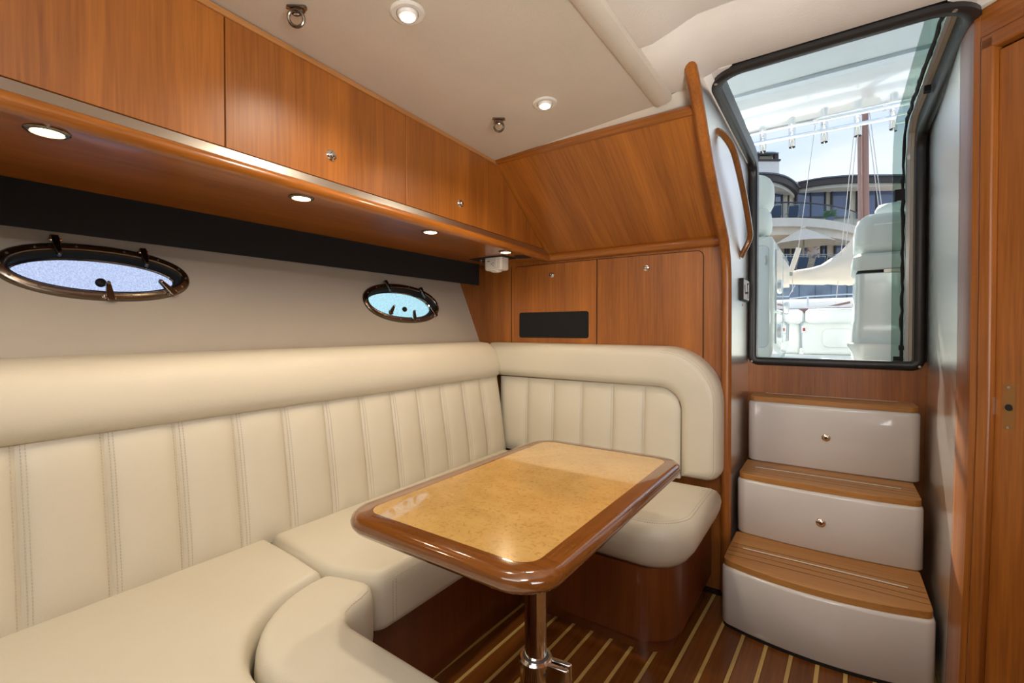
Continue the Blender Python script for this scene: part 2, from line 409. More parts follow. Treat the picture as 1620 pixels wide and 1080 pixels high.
# ---- low bulkhead under the companionway opening
struct(MB().box(-.36, .335, 2.574, 2.60, -.05, .965).build('wall_companionway', W_Z))
# ---- partition left of the steps: curved front edge rising into the headliner
edge = [(2.115, 0.0), (2.112, .9), (2.108, 1.25), (2.100, 1.34), (2.080, 1.40), (2.04, 1.465), (1.905, 1.56), (1.745, 1.685), (1.61, 1.82), (1.515, 1.90), (1.452, 1.935)]
poly = [(2.60, 0)]+[(y, z) for y, z in edge]+[(1.452, 1.96), (2.60, 1.96)]
poly = ccw(poly)
fx = lambda y, z, h: (h, y, z)
mb = MB().slab(poly, [(.006, -.386), (0, -.380), (0, -.358), (.006, -.352)], fx)
part = mb.build('partition_panel', W_GLOSS, smooth=40)
tag(part, 'varnished teak partition with curved front edge between locker wall and companionway steps', 'partition')
# rounded solid-wood nosing along the partition's front edge
mb = MB(); mb.tube([(-.369, y-.008, z) for y, z in edge], .0195, 12)
mb.build('edge_nosing', W_Z, part, smooth=50)
# pale piping where the partition meets the headliner
mb = MB(); mb.tube([(-.392, 1.53, 1.925), (-.394, 1.46, 1.92), (-.388, 1.43, 1.918), (-.369, 1.42, 1.92), (-.35, 1.43, 1.922), (-.344, 1.47, 1.924), (-.342, 1.56, 1.924), (-.340, 1.60, 1.924)], .006, 8)
struct(mb.build('trim_3', VINYL, smooth=50))

# ---- right side: glossy wall, round corner post, diagonal bulkhead with door
DN = Vector((-.70, -.714, 0)); DD = Vector((.714, -.70, 0)).normalized()
C0 = Vector((.29, 1.69, 0))
pl = []
for i in range(9):
    q = i/8; pl.append((.318-.032*q**1.2, 2.60-.80*q))
pc_ = [(.2860, 1.798), (.2860, 1.780), (.2864, 1.760), (.2872, 1.740), (.2886, 1.718), (.2906, 1.702), (.2935, 1.689)]     # solid round corner post
mb = MB(); zb = [0, .25, .5, .9, 1.4, 1.96]
def wdx(z): return -.020*max(0, (.9-z)/.9)**1.4
rs = [[(x+wdx(z), y, z) for x, y in pl]+[(x+.02+wdx(z), y+.012, z) for x, y in reversed(pl)] for z in zb]
mb.rings(rs)
struct(mb.build('wall_right', W_GLOSS, smooth=60))
mb = MB(); mb.rings([[(x+wdx(z), y, z) for x, y in pc_]+[(x+.02+wdx(z), y+.012, z) for x, y in reversed(pc_)] for z in zb])
struct(mb.build('trim_9', W_Z, smooth=60))
def dg(t_, h, z): p_ = C0+DD*t_-DN*h; return (p_.x+wdx(z), p_.y, z)     # t along the diagonal wall, h into the wall
def dslab(t0, t1, h0, h1, z0, z1, name, mat, parent=None, bev=.0015):
    zs = [z for z in zb if z0 < z < z1]; zs = [z0]+zs+[z1]
    mb = MB(); mb.rings([[dg(t0, h0, z), dg(t1, h0, z), dg(t1, h1, z), dg(t0, h1, z)] for z in zs])
    return mb.build(name, mat, parent, bev=bev)
struct(dslab(.003, .0195, .001, .03, 0, 1.96, 'trim_4', W_Z))
dr = dslab(.0500, .82, .016, .038, .02, 1.805, 'door_2', W_Z, bev=.001); struct(dr)
struct(dslab(.021, .0495, -.003, .034, 0, 1.842, 'trim_5', W_Z, bev=.004))
struct(dslab(.021, .85, -.003, .034, 1.812, 1.850, 'trim_6', W_H, bev=.004))
struct(dslab(.0195, .85, .001, .03, 1.850, 1.97, 'trim_7', W_H))
struct(dslab(.0, .95, .045, .06, 0, 1.97, 'wall_diagonal', BLACK, bev=0))
# door fittings
mb = MB()
def disc(t_, z, r, h0, h1, n=16): return [[Vector(dg(t_, h, z))+DD*(r*math.cos(2*PI*j/n))+Vector((0, 0, r*math.sin(2*PI*j/n))) for j in range(n)] for h in (h0, h1)]
MB().rings([[dg(.067, .0158, .853), dg(.091, .0158, .853), dg(.091, .0158, .966), dg(.067, .0158, .966)], [dg(.067, .0152, .853), dg(.091, .0152, .853), dg(.091, .0152, .966), dg(.067, .0152, .966)]]).build('lock_plate', plain('worn_lock_plate_wood', (.26, .12, .03), .5), dr)
MB().rings(disc(.079, .908, .0085, .0155, .0138)).build('lock_hole', BLACK, dr)
MB().torus(Vector(dg(.079, .0145, .908)), DD, (0, 0, 1), .0088, .0010, 18, 6).build('lock_hole_rim', BRASSY, dr)
for z in (.958, .858): MB().rings(disc(.0785, z, .0035, .0152, .0134, 10)).build('screw', SCREW, dr)
dslab(.0462, .0507, .010, .0155, .886, .930, 'latch_plate', STEEL, dr, 0)
# pale cap rail along the top of the right-hand wall
mb = MB(); mb.tube([(.283, 1.83, 1.926), (.280, 1.735, 1.925), (.286, 1.688, 1.924), (.33, 1.64, 1.925), (.60, 1.375, 1.928), (.9, 1.08, 1.928)], .0055, 8); struct(mb.build('trim_8', VINYL, smooth=50))
# rest of the cabin shell, beside and behind the camera
struct(MB().box(.93, .96, -1.7, 1.1, -.05, 2.0).build('wall_galley', W_Z))
struct(MB().box(-2.3, 1.0, -1.73, -1.70, -.05, 2.06).build('wall_front', VINYL))

# ---- companionway opening: a bent surface, upright in the bulkhead then forward along the ceiling
YD, ZD, ZT, RB = 2.574, .963, 1.922, .07
S1 = ZT-RB-ZD; S2 = S1+RB*PI/2
def cw(x, s, h):       # h > 0 towards the cabin
    if s <= S1: p_, n_ = Vector((x, YD, ZD+s)), Vector((0, -1, 0))
    elif s <= S2:
        a_ = (s-S1)/RB; p_ = Vector((x, YD-RB+RB*math.cos(a_), ZT-RB+RB*math.sin(a_))); n_ = -Vector((0, math.cos(a_), math.sin(a_)))
    else: p_, n_ = Vector((x, YD-RB-(s-S2), ZT)), Vector((0, 0, -1))
    return p_+n_*h
SE = S2+(YD-RB-1.622)
def dens(P, m_=.03):
    out = []
    for i in range(len(P)):
        a_, b_ = Vector(P[i]), Vector(P[(i+1) % len(P)]); n_ = max(1, int((b_-a_).length/m_))
        out += [tuple(a_+(b_-a_)*(j/n_)) for j in range(n_)]
    return out
OP = dens(rpoly([(-.318, 0, .012), (.278, 0, .012), (.278, SE, .085), (-.318, SE, .085)], 10))
dfr = MB()
def ring(o_, h): return [cw(x, s, h) for x, s in inset(OP, -o_)]
lip = [ring(-.003, -.05), ring(-.003, .010), ring(.004, .016), ring(.026, .016), ring(.033, .010), ring(.033, -.002), ring(.002, -.004), ring(.002, -.05), ring(-.003, -.05)]
dfr.rings(lip, False, False)
door1 = struct(dfr.build('door_1', BFRAME, smooth=45))
for x, s in ((-.334, -.017), (.294, -.017), (-.325, SE-.02), (.245, SE+.012)):
    c_ = cw(x, s, .015); n_ = (cw(x, s, .03)-c_).normalized()
    MB().lathe(c_, n_, [(.0055, 0), (.0055, .002), (.003, .0035), (0, .0035)], 12).build('screw', SCREW, door1)
# the bent glass leaf, slid away to the right
xs0 = .205
def strip(x0, x1, s0, s1, h0, h1, n=40):
    mb = MB(); mb.rings([[cw(x0, s0+(s1-s0)*i/n, h0), cw(x1, s0+(s1-s0)*i/n, h0), cw(x1, s0+(s1-s0)*i/n, h1), cw(x0, s0+(s1-s0)*i/n, h1)] for i in range(n+1)]); return mb
strip(xs0, .2515, .003, SE+.03, -.052, -.060).build('glass_leaf', G_DOOR, door1, smooth=40)
mb = MB(); rr = random.Random(3)
mb.tube([cw(.240+rr.uniform(-.0025, .0025), SE*i/60, -.047) for i in range(61)], [.0058+rr.uniform(-.0015, .0015) for i in range(61)], 6)
mb.build('rubber_seal', BLACK, door1)
strip(.252, .264, .003, SE, -.056, -.10).build('track', GEL, door1)
strip(.2645, .2775, .003, SE, -.050, -.10).build('track', plain('ivory_track', (.62, .55, .42), .5), door1)
for s0, x0, x1, L in ((.70, .212, .246, .045), (.05, .230, .248, .02), (.004, .212, .246, .018)):
    strip(x0, x1, s0, s0+L, -.036, -.051, 4).build('catch_block', BLACK, door1)
strip(.252, .27, S2+.32, S2+.345, -.01, -.03, 3).build('catch_block', BLACK, door1)
# ceiling/bulkhead edges beside the opening, hidden behind the black flange
struct(MB().box(.300, .36, 2.576, 2.61, -.05, 1.97).build('wall_jamb_right', BLACK))
struct(MB().box(-.36, -.338, 2.576, 2.61, -.05, 1.97).build('wall_jamb_left', BLACK))

# ================================================================== OVERHEAD CABINETS (left)
def cabx(y): return -1.1126-.055*y
def cb(y0, y1, z0, z1, o0, o1, mb=None):       # box on the slanting cabinet line; o = offset towards the cabin
    mb = mb or MB()
    return mb.hexa([(cabx(y0)+o0, y0, z0), (cabx(y0)+o1, y0, z0), (cabx(y1)+o1, y1, z0), (cabx(y1)+o0, y1, z0),
                    (cabx(y0)+o0, y0, z1), (cabx(y0)+o1, y0, z1), (cabx(y1)+o1, y1, z1), (cabx(y1)+o0, y1, z1)])
def latch(parent, c_, n_, name='push_latch', r=.016):
    l_ = MB().lathe(c_, n_, [(r, 0), (r, .002), (r*.86, .005), (r*.62, .006), (r*.60, .0045), (.0, .0045)], 24).build(name, CHROME, parent)
    MB().lathe(Vector(c_)+Vector(n_)*.004, n_, [(r*.5, 0), (r*.5, .005), (r*.36, .008), (0, .0085)], 20).build('button', CHROME, l_)
NC = Vector((1, .055, 0)).normalized()
doors = [(-.30, .4995, None, 'overhead teak locker nearest the camera with blank door'),
         (.5025, 1.0695, .782, 'middle overhead teak locker with chrome push latch'),
         (1.0725, 1.653, 1.362, 'overhead teak locker closest to the slanted aft panel, chrome latch')]
for y0, y1, ky, lab in doors:
    t_ = thing('overhead_cabinet', (cabx((y0+y1)/2)-.2, (y0+y1)/2, 1.49), lab, 'cabinet', 'overhead cabinets along the hull side')
    cb(y0-.0015, y1+.0015, 1.492, 1.790, -.45, -.020).build('body', W_Y, t_)
    d_ = cb(y0, y1, 1.516, 1.811, -.018, 0).build('door', W_Z, t_, bev=.0012)
    if ky: latch(d_, (cabx(ky), ky, 1.587), NC)
t_ = thing('cabinet_end_filler', (cabx(1.85), 1.85, 1.49), 'teak end filler of the overhead lockers against the slanted panel', 'panel')
MB().rings([[(cabx(y)+o_, y, z) for y, z in ((1.656, 1.516), (2.045, 1.516), (1.656, 1.784))] for o_ in (-.018, 0)]).build('panel', W_Z, t_)
cb(1.656, 1.76, 1.492, 1.70, -.45, -.020).build('body', W_Y, t_)
# light-coloured edging on top
tag(cb(-.35, 1.72, 1.811, 1.8265, -.02, .004).build('cabinet_top_edging', W_TRIM, bev=.003), 'pale teak edging strip along top of the overhead lockers', 'trim')
# shelf below: soffit, rounded nosing, recessed steel strip
sh = thing('locker_shelf', (cabx(.9)-.2, .9, 1.46), 'long teak shelf under overhead lockers holding four small lights', 'shelf')
cb(-.35, 2.105, 1.470, 1.490, -.60, -.002).build('soffit', W_Y, sh)
prof = [(-.004, 1.458), (.012, 1.457), (.020, 1.462), (.023, 1.472), (.020, 1.484), (.012, 1.490), (-.004, 1.491)]
mb = MB(); mb.rings([[(cabx(y)+o_, y, z) for o_, z in prof] for y in (-.35, .5, 1.2, 2.09)]); mb.build('nosing', W_Y, sh, smooth=60)
mb = MB(); prof = [(-.012, 1.4905), (.010, 1.4905), (.002, 1.513), (-.012, 1.514)]
mb.rings([[(cabx(y)+o_, y, z) for o_, z in prof] for y in (-.35, .5, 1.2, 2.083)]); mb.build('steel_strip', STEEL, sh, smooth=0)

# black curtain band under the shelf
mb = MB(); rs = []
for i in range(25):
    y = -.35+2.40*i/24; x = -1.645-.005*(y-.2); 
    rs.append([(x, y, 1.352), (x+.006, y, 1.352), (x+.008, y, 1.42), (x+.006, y, 1.4695), (x, y, 1.4695)])
tag(mb.rings(rs).build('valance', BLACKF, smooth=60), 'black fabric valance band hung under the shelf above the portholes', 'valance')

# small puck lights in the soffit
pos = [(-1.204, .221), (-1.223, .733), (-1.248, 1.262), (-1.277, 1.789)]
plab = ['puck light under the shelf nearest the camera, largest of the four', 'puck light under the shelf below the middle overhead locker',
        'puck light under the shelf below the latch of the aftmost locker', 'puck light under the shelf beside the white power outlet']
for (x, y), lab in zip(pos, plab):
    t_ = thing('puck_light', (x, y, 1.462), 'small round warm lit '+lab, 'light', 'puck lights under the shelf')
    MB().lathe((x, y, 1.470), (0, 0, -1), [(.033, 0), (.033, .002), (.030, .0045), (.025, .005), (.025, .001), (0, .001)], 28).build('bezel', DARKSTEEL, t_)
    MB().lathe((x, y, 1.4695), (0, 0, -1), [(.023, 0), (.023, .0035), (.015, .006), (0, .0065)], 24).build('lens', BULBP, t_)
    l_ = bpy.data.lights.new('puck_glow', 'SPOT'); l_.energy = 3; l_.color = (1, .78, .50); l_.shadow_soft_size = .025; l_.spot_size = math.radians(150); l_.spot_blend = .6
    lo = bpy.data.objects.new('puck_glow', l_); COL.objects.link(lo); lo.parent = t_; lo.location = (0, 0, -.006)

# ceiling downlights
dl = [((-.832, .767), 'round white ceiling downlight nearer the camera, lit'), ((-.792, 1.332), 'round white ceiling downlight further aft, near the slanted panel, lit')]
for (x, y), lab in dl:
    z = cz_l(x); t_ = thing('ceiling_downlight', (x, y, z), lab, 'light', 'ceiling downlights')
    up_ = Vector((.0625, 0, -1)).normalized()
    MB().lathe((x, y, z+.001), up_, [(.041, 0), (.041, .003), (.036, .006), (.027, .006), (.0255, .004), (.0255, .001), (0, .001)], 32).build('bezel', WHITEP, t_)
    MB().lathe((x, y, z), up_, [(.0245, 0), (.0245, .005), (.022, .010), (.018, .011), (0, .0112)], 28).build('eyeball', WHITEP, t_)
    MB().lathe(Vector((x, y, z))+up_*.0105, up_, [(.0175, 0), (.0165, .0022), (0, .003)], 24).build('lens', BULB, t_)
    l_ = bpy.data.lights.new('downlight_glow', 'SPOT'); l_.energy = 18; l_.color = (1, .88, .70); l_.shadow_soft_size = .03; l_.spot_size = math.radians(140); l_.spot_blend = .7
    lo = bpy.data.objects.new('downlight_glow', l_); COL.objects.link(lo); lo.parent = t_; lo.location = (0, 0, -.017)

# ceiling eyes with rings
for (x, y), lab in (((-1.011, .597), 'dark metal ring eye on the ceiling at the top edge, near the large downlight'), ((-.968, 1.314), 'dark metal ring eye on the ceiling beside the far downlight')):
    z = cz_l(x); t_ = thing('ceiling_eye', (x, y, z-.045), lab, 'hook', 'ring eyes on the ceiling')
    u = Vector((.75, .66, 0)).normalized(); v = Vector((-.66, .75, 0)).normalized(); c_ = Vector((x, y, z))
    bp_ = rpoly([(-.027, -.006, .006), (.027, -.006, .006), (.010, .022, .006), (-.010, .022, .006)], 5)
    MB().slab(bp_, [(0, 0), (0, .004), (.002, .006)], lambda a_, b_, h: c_+u*a_+v*b_-Vector((0, 0, h-.001))).build('base_plate', DARKSTEEL, t_)
    MB().torus(c_-Vector((0, 0, .008)), u, (0, 0, -1), .011, .0042, 14, 8, 0, PI).build('staple', DARKSTEEL, t_)
    rc = c_-Vector((0, 0, .030))+v*-.004
    MB().torus(rc, u, (v*.3+Vector((0, 0, -1))).normalized(), .0165, .0038, 22, 8).build('ring', DARKSTEEL, t_)
    for q in (-.019, .019): MB().lathe(c_+u*q-Vector((0, 0, .005)), (0, 0, -1), [(.004, 0), (.004, .0015), (0, .002)], 10).build('screw', BRASSY, t_)

# power outlet hung under the soffit
t_ = thing('power_outlet', (-1.43, 1.92, 1.40), 'white power outlet box on black bracket under the shelf corner', 'outlet')
MB().box(-1.56, -1.345, 1.86, 1.975, 1.4655, 1.4705).build('bracket', BLACK, t_)
MB().slab(rrect(-1.475, -1.365, 1.875, 1.945, .014, 5), [(.012, 1.402), (.003, 1.406), (0, 1.412), (0, 1.466)]).build('box', WHITEP, t_, smooth=40)
fc = MB().slab(rrect(-1.462, -1.395, 1.416, 1.458, .004, 3), [(0, 0), (0, .004), (.001, .005)], lambda a_, b_, h: (a_, 1.8755-h, b_)).build('socket_face', WHITEP, t_)
MB().box(-1.418, -1.411, 1.869, 1.8715, 1.437, 1.4395).add(*[[(-1.418, 1.869, 1.424), (-1.411, 1.869, 1.424), (-1.411, 1.869, 1.4265), (-1.418, 1.869, 1.4265), (-1.418, 1.8715, 1.424), (-1.411, 1.8715, 1.424), (-1.411, 1.8715, 1.4265), (-1.418, 1.8715, 1.4265)], [(0, 1, 2, 3), (0, 1, 5, 4), (1, 2, 6, 5), (2, 3, 7, 6), (3, 0, 4, 7)]]).build('slots', BLACK, fc)
MB().lathe((-1.424, 1.8712, 1.432), (0, -1, 0), [(.0025, 0), (.0025, .002), (0, .002)], 10).build('ground_hole', BLACK, fc)
MB().box(-1.450, -1.434, 1.869, 1.8715, 1.4465, 1.4495).build('slots', BLACK, fc)
MB().lathe((-1.525, 1.915, 1.4655), (0, 0, -1), [(.008, 0), (.008, .004), (.004, .005), (.004, .016), (0, .016)], 12).build('bolt', SCREW, t_)
MB().ellipsoid((-1.418, 1.905, 1.400), .032, .022, .008, 16, 6).build('knob', WHITEP, t_)
tag(MB().lathe((-1.285, 1.95, 1.4702), (0, 0, -1), [(.046, 0), (.046, .004), (.040, .006), (0, .006)], 28).build('round_cover', BLACK), 'flat round black cover under the shelf next to the outlet', 'cover')

# ================================================================== SLANTED AFT PANEL AND RAIL
A0, A1 = Vector((0, 2.093, 1.490)), Vector((0, 1.610, 1.822))
dv = (A1-A0).normalized(); nv = Vector((0, -dv.z, dv.y))      # normal
if nv.y > 0: nv = -nv
nv = Vector((0, -abs(dv.z), dv.y if dv.y < 0 else -dv.y)).normalized()
t_ = thing('slanted_panel', (-.80, 2.09, 1.49), 'large slanted teak panel above the aft lockers, leaning towards the ceiling', 'panel')
def sp(x, u, h): return Vector((x, 0, 0))+A0+dv*u+nv*h
LN = (A1-A0).length
mb = MB(); mb.hexa([sp(-1.30, 0, -.02), sp(-.386, 0, -.02), sp(-.386, LN-.010, -.02), sp(-1.22, LN-.010, -.02), sp(-1.30, 0, 0), sp(-.386, 0, 0), sp(-.386, LN-.010, 0), sp(-1.22, LN-.010, 0)])
mb.build('panel', W_SLANT, t_)
mb = MB(); rs = []
for x in (-1.21, -.8, -.386):
    rs.append([sp(x, LN-.010, -.02), sp(x, LN-.010, .004), sp(x, LN-.002, .008), sp(x, LN+.012, .006), sp(x, LN+.016, -.004), sp(x, LN+.014, -.02)])
mb.rings(rs).build('top_nosing', W_X, t_, smooth=60)
mb = MB(); rs = []
for x in (-1.232, -.8, -.388):
    rs.append([(x, 2.125, 1.457), (x, 2.092, 1.457), (x, 2.082, 1.463), (x, 2.078, 1.475), (x, 2.081, 1.489), (x, 2.09, 1.496), (x, 2.125, 1.496)])
tag(mb.rings(rs).build('fiddle_rail', W_X, smooth=60), 'rounded horizontal teak rail below the slanted panel', 'rail')

# ================================================================== AFT LOCKERS
fy = lambda x, z, h: (x, 2.12-h, z)
def locker(name, lab, outline, kx, kz):
    xs = [p[0] for p in outline]; t_ = thing(name, ((min(xs)+max(xs))/2, 2.12, .80), lab, 'locker', 'locker doors in the aft bulkhead')
    MB().slab(inset(outline, -.0028), [(0, -.002), (0, .0012)], fy).build('shadow_gap', BLACK, t_)
    d_ = MB().slab(outline, [(0, -.001), (0, .0045), (.0015, .006)], fy).build('door', W_Z, t_)
    latch(d_, (kx, 2.114, kz), Vector((0, -1, 0)), r=.0155)
    return t_
l1 = locker('aft_locker', 'aft locker door with black speaker grille and chrome latch', rpoly([(-1.452, .80, 0), (-.963, .80, 0), (-.963, 1.446, 0), (-1.452, 1.446, .018)]), -1.213, 1.388)
g_ = MB().slab(rrect(-1.416, -1.003, 1.060, 1.195, .012, 5), [(0, .005), (0, .0085), (.002, .010)], fy).build('speaker_grille', BLACKF, l1)
locker('aft_locker', 'aft locker door with rounded corners beside the partition, chrome latch', rpoly([(-.958, .80, 0), (-.466, .80, 0), (-.466, .99, 0), (-.466, 1.030, 0), (-.466, 1.443, .026), (-.958, 1.446, 0)]), -.714, 1.386)
tag(MB().box(-1.4745, -1.4725, 2.1175, 2.121, .9, 1.452).build('bulkhead_joint', BLACK), 'thin dark vertical joint in aft bulkhead left of the speaker locker', 'joint')

# ================================================================== PORTHOLES
def porthole(n_, P, glass, dogs, knob):
    P = ccw(P); fn = lambda y, s, h: hp(y, s, h)
    fr = MB()
    fr.rings([[fn(y, s, h) for y, s in inset(P, d)] for d, h in ((-.002, -.002), (0, .006), (.005, .011), (.020, .012), (.023, .009), (.026, -.012), (.018, -.05), (.014, -.05))], False, False)
    w_ = struct(fr.build('window_%d' % n_, DARKSTEEL, smooth=45))
    MB().rings([[fn(y, s, h) for y, s in inset(P, d)] for d, h in ((.021, -.006), (.0215, .006), (.024, .0075), (.028, .005), (.031, -.006), (.031, -.030))], False, False).build('gasket', BLACK, w_, smooth=50)
    MB().slab(inset(P, .026), [(0, -.034), (0, -.028)], fn).build('pane', glass, w_)
    MB().rings([[fn(y, s, h) for y, s in inset(P, d)] for d, h in ((.030, -.0275), (.0325, -.023), (.036, -.0275))], False, False).build('inner_bead', CHROME, w_, smooth=50)
    Q = inset(P, .012); n = len(Q)
    for i in range(0, n, 4):
        y, s = Q[i]; MB().lathe(fn(y, s, .0115), NH, [(.0035, 0), (.0030, .0012), (0, .0014)], 8).build('screw', SCREW, w_)
    cy = sum(p[0] for p in P)/n; cs = sum(p[1] for p in P)/n
    for (y, z, dy, ds) in dogs:
        s = (z-1)*SL; a_ = Vector((y, s)); d_ = Vector((dy, ds)).normalized(); p_ = Vector((-d_.y, d_.x))
        def q(u, v, h): r_ = a_+d_*u+p_*v; return fn(r_.x, r_.y, h)
        dg_ = MB().rings([[q(-.012, -.008, h), q(-.004, -.009, h), q(.02, -.0075, h), q(.046, -.0045, h), q(.050, 0, h), q(.046, .0045, h), q(.02, .0075, h), q(-.004, .009, h), q(-.012, .008, h)] for h in (.012, .020, .0235)]).build('dog_latch', DARKSTEEL, w_, bev=.0015)
        MB().tube([q(0, -.013, .016), q(0, .013, .016)], .005, 10).build('hinge_pin', CHROME, dg_)
        MB().lathe(q(.042, 0, .0225), NH, [(.0045, 0), (.004, .003), (0, .004)], 10).build('tip_screw', CHROME, dg_)
    y, z = knob; MB().lathe(hp(y, (z-1)*SL, -.029), NH, [(.012, 0), (.013, .006), (.011, .012), (.005, .015), (0, .015)], 18).build('knob', BLACK, w_)
porthole(1, P1, G_PORT1, [(.330, 1.338, .12, -1), (.527, 1.331, .10, -1), (.430, 1.186, .0, 1), (.585, 1.211, -.75, 1)], (.427, 1.246))
porthole(2, P2, G_PORT2, [(1.500, 1.321, .25, -1), (1.735, 1.305, .2, -1), (1.475, 1.178, .9, 1), (1.620, 1.150, .3, 1), (1.785, 1.176, -.75, 1)], (1.615, 1.214))

# ================================================================== SETTEE
SB = thing('settee_base', (-.8, 1.0, 0), 'dark teak settee base below the cream cushions, curved at the aft end', 'base')
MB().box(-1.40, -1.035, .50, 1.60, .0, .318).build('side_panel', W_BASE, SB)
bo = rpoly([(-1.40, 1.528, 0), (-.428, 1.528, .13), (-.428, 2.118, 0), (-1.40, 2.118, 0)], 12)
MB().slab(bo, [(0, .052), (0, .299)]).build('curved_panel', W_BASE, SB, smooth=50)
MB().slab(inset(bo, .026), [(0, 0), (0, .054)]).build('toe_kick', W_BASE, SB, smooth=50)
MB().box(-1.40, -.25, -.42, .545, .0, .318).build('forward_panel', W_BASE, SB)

CUP = [(.030, 0), (.008, .006), (0, .020), (0, .105), (.003, .122), (.012, .138), (.026, .148), (.045, .1525), (.09, .156), (.15, .158)]
def cushion(lab, outline, z0=.318, prof=CUP, st=None, zk=1.0):
    outline = ccw(outline)
    t_ = thing('seat_cushion', (sum(p[0] for p in outline)/len(outline), sum(p[1] for p in outline)/len(outline), z0), lab, 'cushion', 'settee seat cushions')
    MB().slab(outline, [(d, z0+h*zk) for d, h in prof]).build('leather_cover', LEATHER, t_, smooth=75)
    if st:
        mb = MB()
        for d, h, i0, i1 in st:
            P = inset(outline, d); n = len(P); pts = [(*P[i % n], z0+h*zk) for i in range(i0, i1)]
            mb.stitch(pts, (0, 0, 1))
        s_ = mb.build('stitching', THREAD, t_, smooth=0, recalc=False); s_['kind'] = 'stuff'
    return t_
def arc(cx, cy, rx, ry, a0, a1, n=14): return [(cx+rx*math.cos(math.radians(a0+(a1-a0)*i/n)), cy+ry*math.sin(math.radians(a0+(a1-a0)*i/n))) for i in range(n+1)]
A_ = [(-1.405, -.42), (-.25, -.42), (-.25, .428)]+arc(-.84, .700, .252, .272, 270, 180)+[(-1.105, .716), (-1.25, .728), (-1.425, .735)]
CUPC = [(.010, 0), (.002, .006), (0, .020), (0, .105), (.002, .125), (.007, .141), (.013, .149), (.020, .153), (.028, .155)]
cushion('large cream leather corner seat cushion nearest the camera, with concave inner edge', A_, prof=CUPC)
B_ = [(-.25, .612), (-.84, .622), (-.868, .628), (-.890, .645), (-.900, .668), (-.905, .695), (-.918, .728), (-.940, .748), (-.966, .752), (-1.02, .738), (-1.066, .722), (-1.082, .708)]+arc(-.84, .690, .244, .254, 180, 270)+[(-.25, .436)]
cushion('curved cream leather bolster cushion sweeping round the inner corner of the seat', B_, prof=CUPC, st=[(.012, .1475, 2, 9), (.020, .152, 2, 9)])
C_ = [(-.953, 1.488)]+[(-.953, 1.3), (-.953, 1.0)]+[(-.953, .83)]+arc(-1.005, .812, .052, .052, 0, -75, 10)[1:]+[(-1.09, .727), (-1.425, .741), (-1.45, 2.0), (-.953, 2.0)]
cushion('long cream leather seat cushion along the hull side behind the table', C_, prof=CUPC)
# stitching of that cushion's front edge
mb = MB()
for d, z in ((.0035, .318+.128), (.0095, .318+.143)):
    mb.stitch([(-.953-d, 1.48, z), (-.953-d, .82, z)], (1, 0, 1))
for dx in (.010, .022):
    mb.stitch([(-.9535, .800+dx+.012, .44), (-.9528, .800+dx+.012, .33)], (1, 0, 0))
o = [q for q in COL.objects if q.name.startswith('seat_cushion') and 'hull side' in q.get('label', '')][0]
s_ = mb.build('stitching', THREAD, o, smooth=0, recalc=False); s_['kind'] = 'stuff'
D_ = rpoly([(-.946, 1.478, 0), (-.366, 1.478, .17), (-.366, 2.0, 0), (-.946, 2.0, 0)], 18)
CUPD = [(.062, -.018), (.040, .0), (.018, .03), (.005, .065), (0, .095), (.004, .120), (.016, .140), (.034, .151), (.06, .157), (.10, .160)]
i0 = min(range(len(D_)), key=lambda i: (D_[i][0]+.946)**2+(D_[i][1]-1.478)**2)
D_ = D_[i0:]+D_[:i0]
cushion('plump cream leather end seat cushion with rounded corner next to the partition', D_, prof=CUPD, st=[(.028, .1475, 0, 21), (.036, .151, 0, 21)])

# ---- backrest along the hull side: channel panels below, bolster above
def bx(y): return -1.395-.0192*(y-.18)
t_ = thing('backrest', (-1.5, .85, .47), 'long cream leather backrest with vertical channels along the hull side', 'backrest', 'settee backrests')
seams = [-.24, -.09, .06, .21, .361, .511, .661, .811, .962, 1.114, 1.266, 1.410, 1.560, 1.712, 1.855, 2.012]
NB = Vector((1, 0, .156)).normalized()
def bpt(y, v, d=0):
    z = .452+v*.408
    return Vector((bx(y)-.156*(z-.47), y, z))+NB*d
def puff(u, v): return .021*((1-abs(2*u-1)**3.2)**.8)*(1-v**9)*(1-(1-v)**12)-.006
st = MB()
for y0, y1 in zip(seams, seams[1:]):
    mb = MB(); nu, nv = 12, 18
    mb.grid(lambda u, v: bpt(y0+(y1-y0)*u, v, puff(u, v)), nu, nv)
    bk = [bpt(y0, 0, -.05), bpt(y0, 1, -.05), bpt(y1, 1, -.05), bpt(y1, 0, -.05)]
    mb.add([bpt(y0, 0, -.006), bpt(y0, 1, -.006), bpt(y1, 1, -.006), bpt(y1, 0, -.006)]+bk, [(4, 5, 6, 7), (0, 1, 5, 4), (1, 2, 6, 5), (2, 3, 7, 6), (3, 0, 4, 7)])
    mb.build('channel_panel', LEATHER, t_, smooth=70)
    if y0 > -.2:
        for s_ in (.008, .0155):
            u = s_/(y1-y0)
            st.stitch([bpt(y0+s_, .02+.96*i/14, puff(u, .02+.96*i/14)+.0003) for i in range(15)], NB)
            if s_ < .01: st.stitch([bpt(y1-s_, .02+.96*i/14, puff(u, .02+.96*i/14)+.0003) for i in range(15)], NB)
s_ = st.build('stitching', THREAD, t_, smooth=0, recalc=False); s_['kind'] = 'stuff'
sec = [(-.150, .846), (-.085, .846), (-.058, .852), (-.040, .866), (-.031, .888), (-.030, .915), (-.036, .945), (-.047, .975), (-.062, 1.002), (-.083, 1.022), (-.110, 1.034), (-.145, 1.037), (-.185, 1.033), (-.215, 1.020), (-.220, .95), (-.215, .85)]
mb = MB(); rs = []
ys = [-.35+i*.2 for i in range(12)]+[1.96, 2.0, 2.022, 2.03]
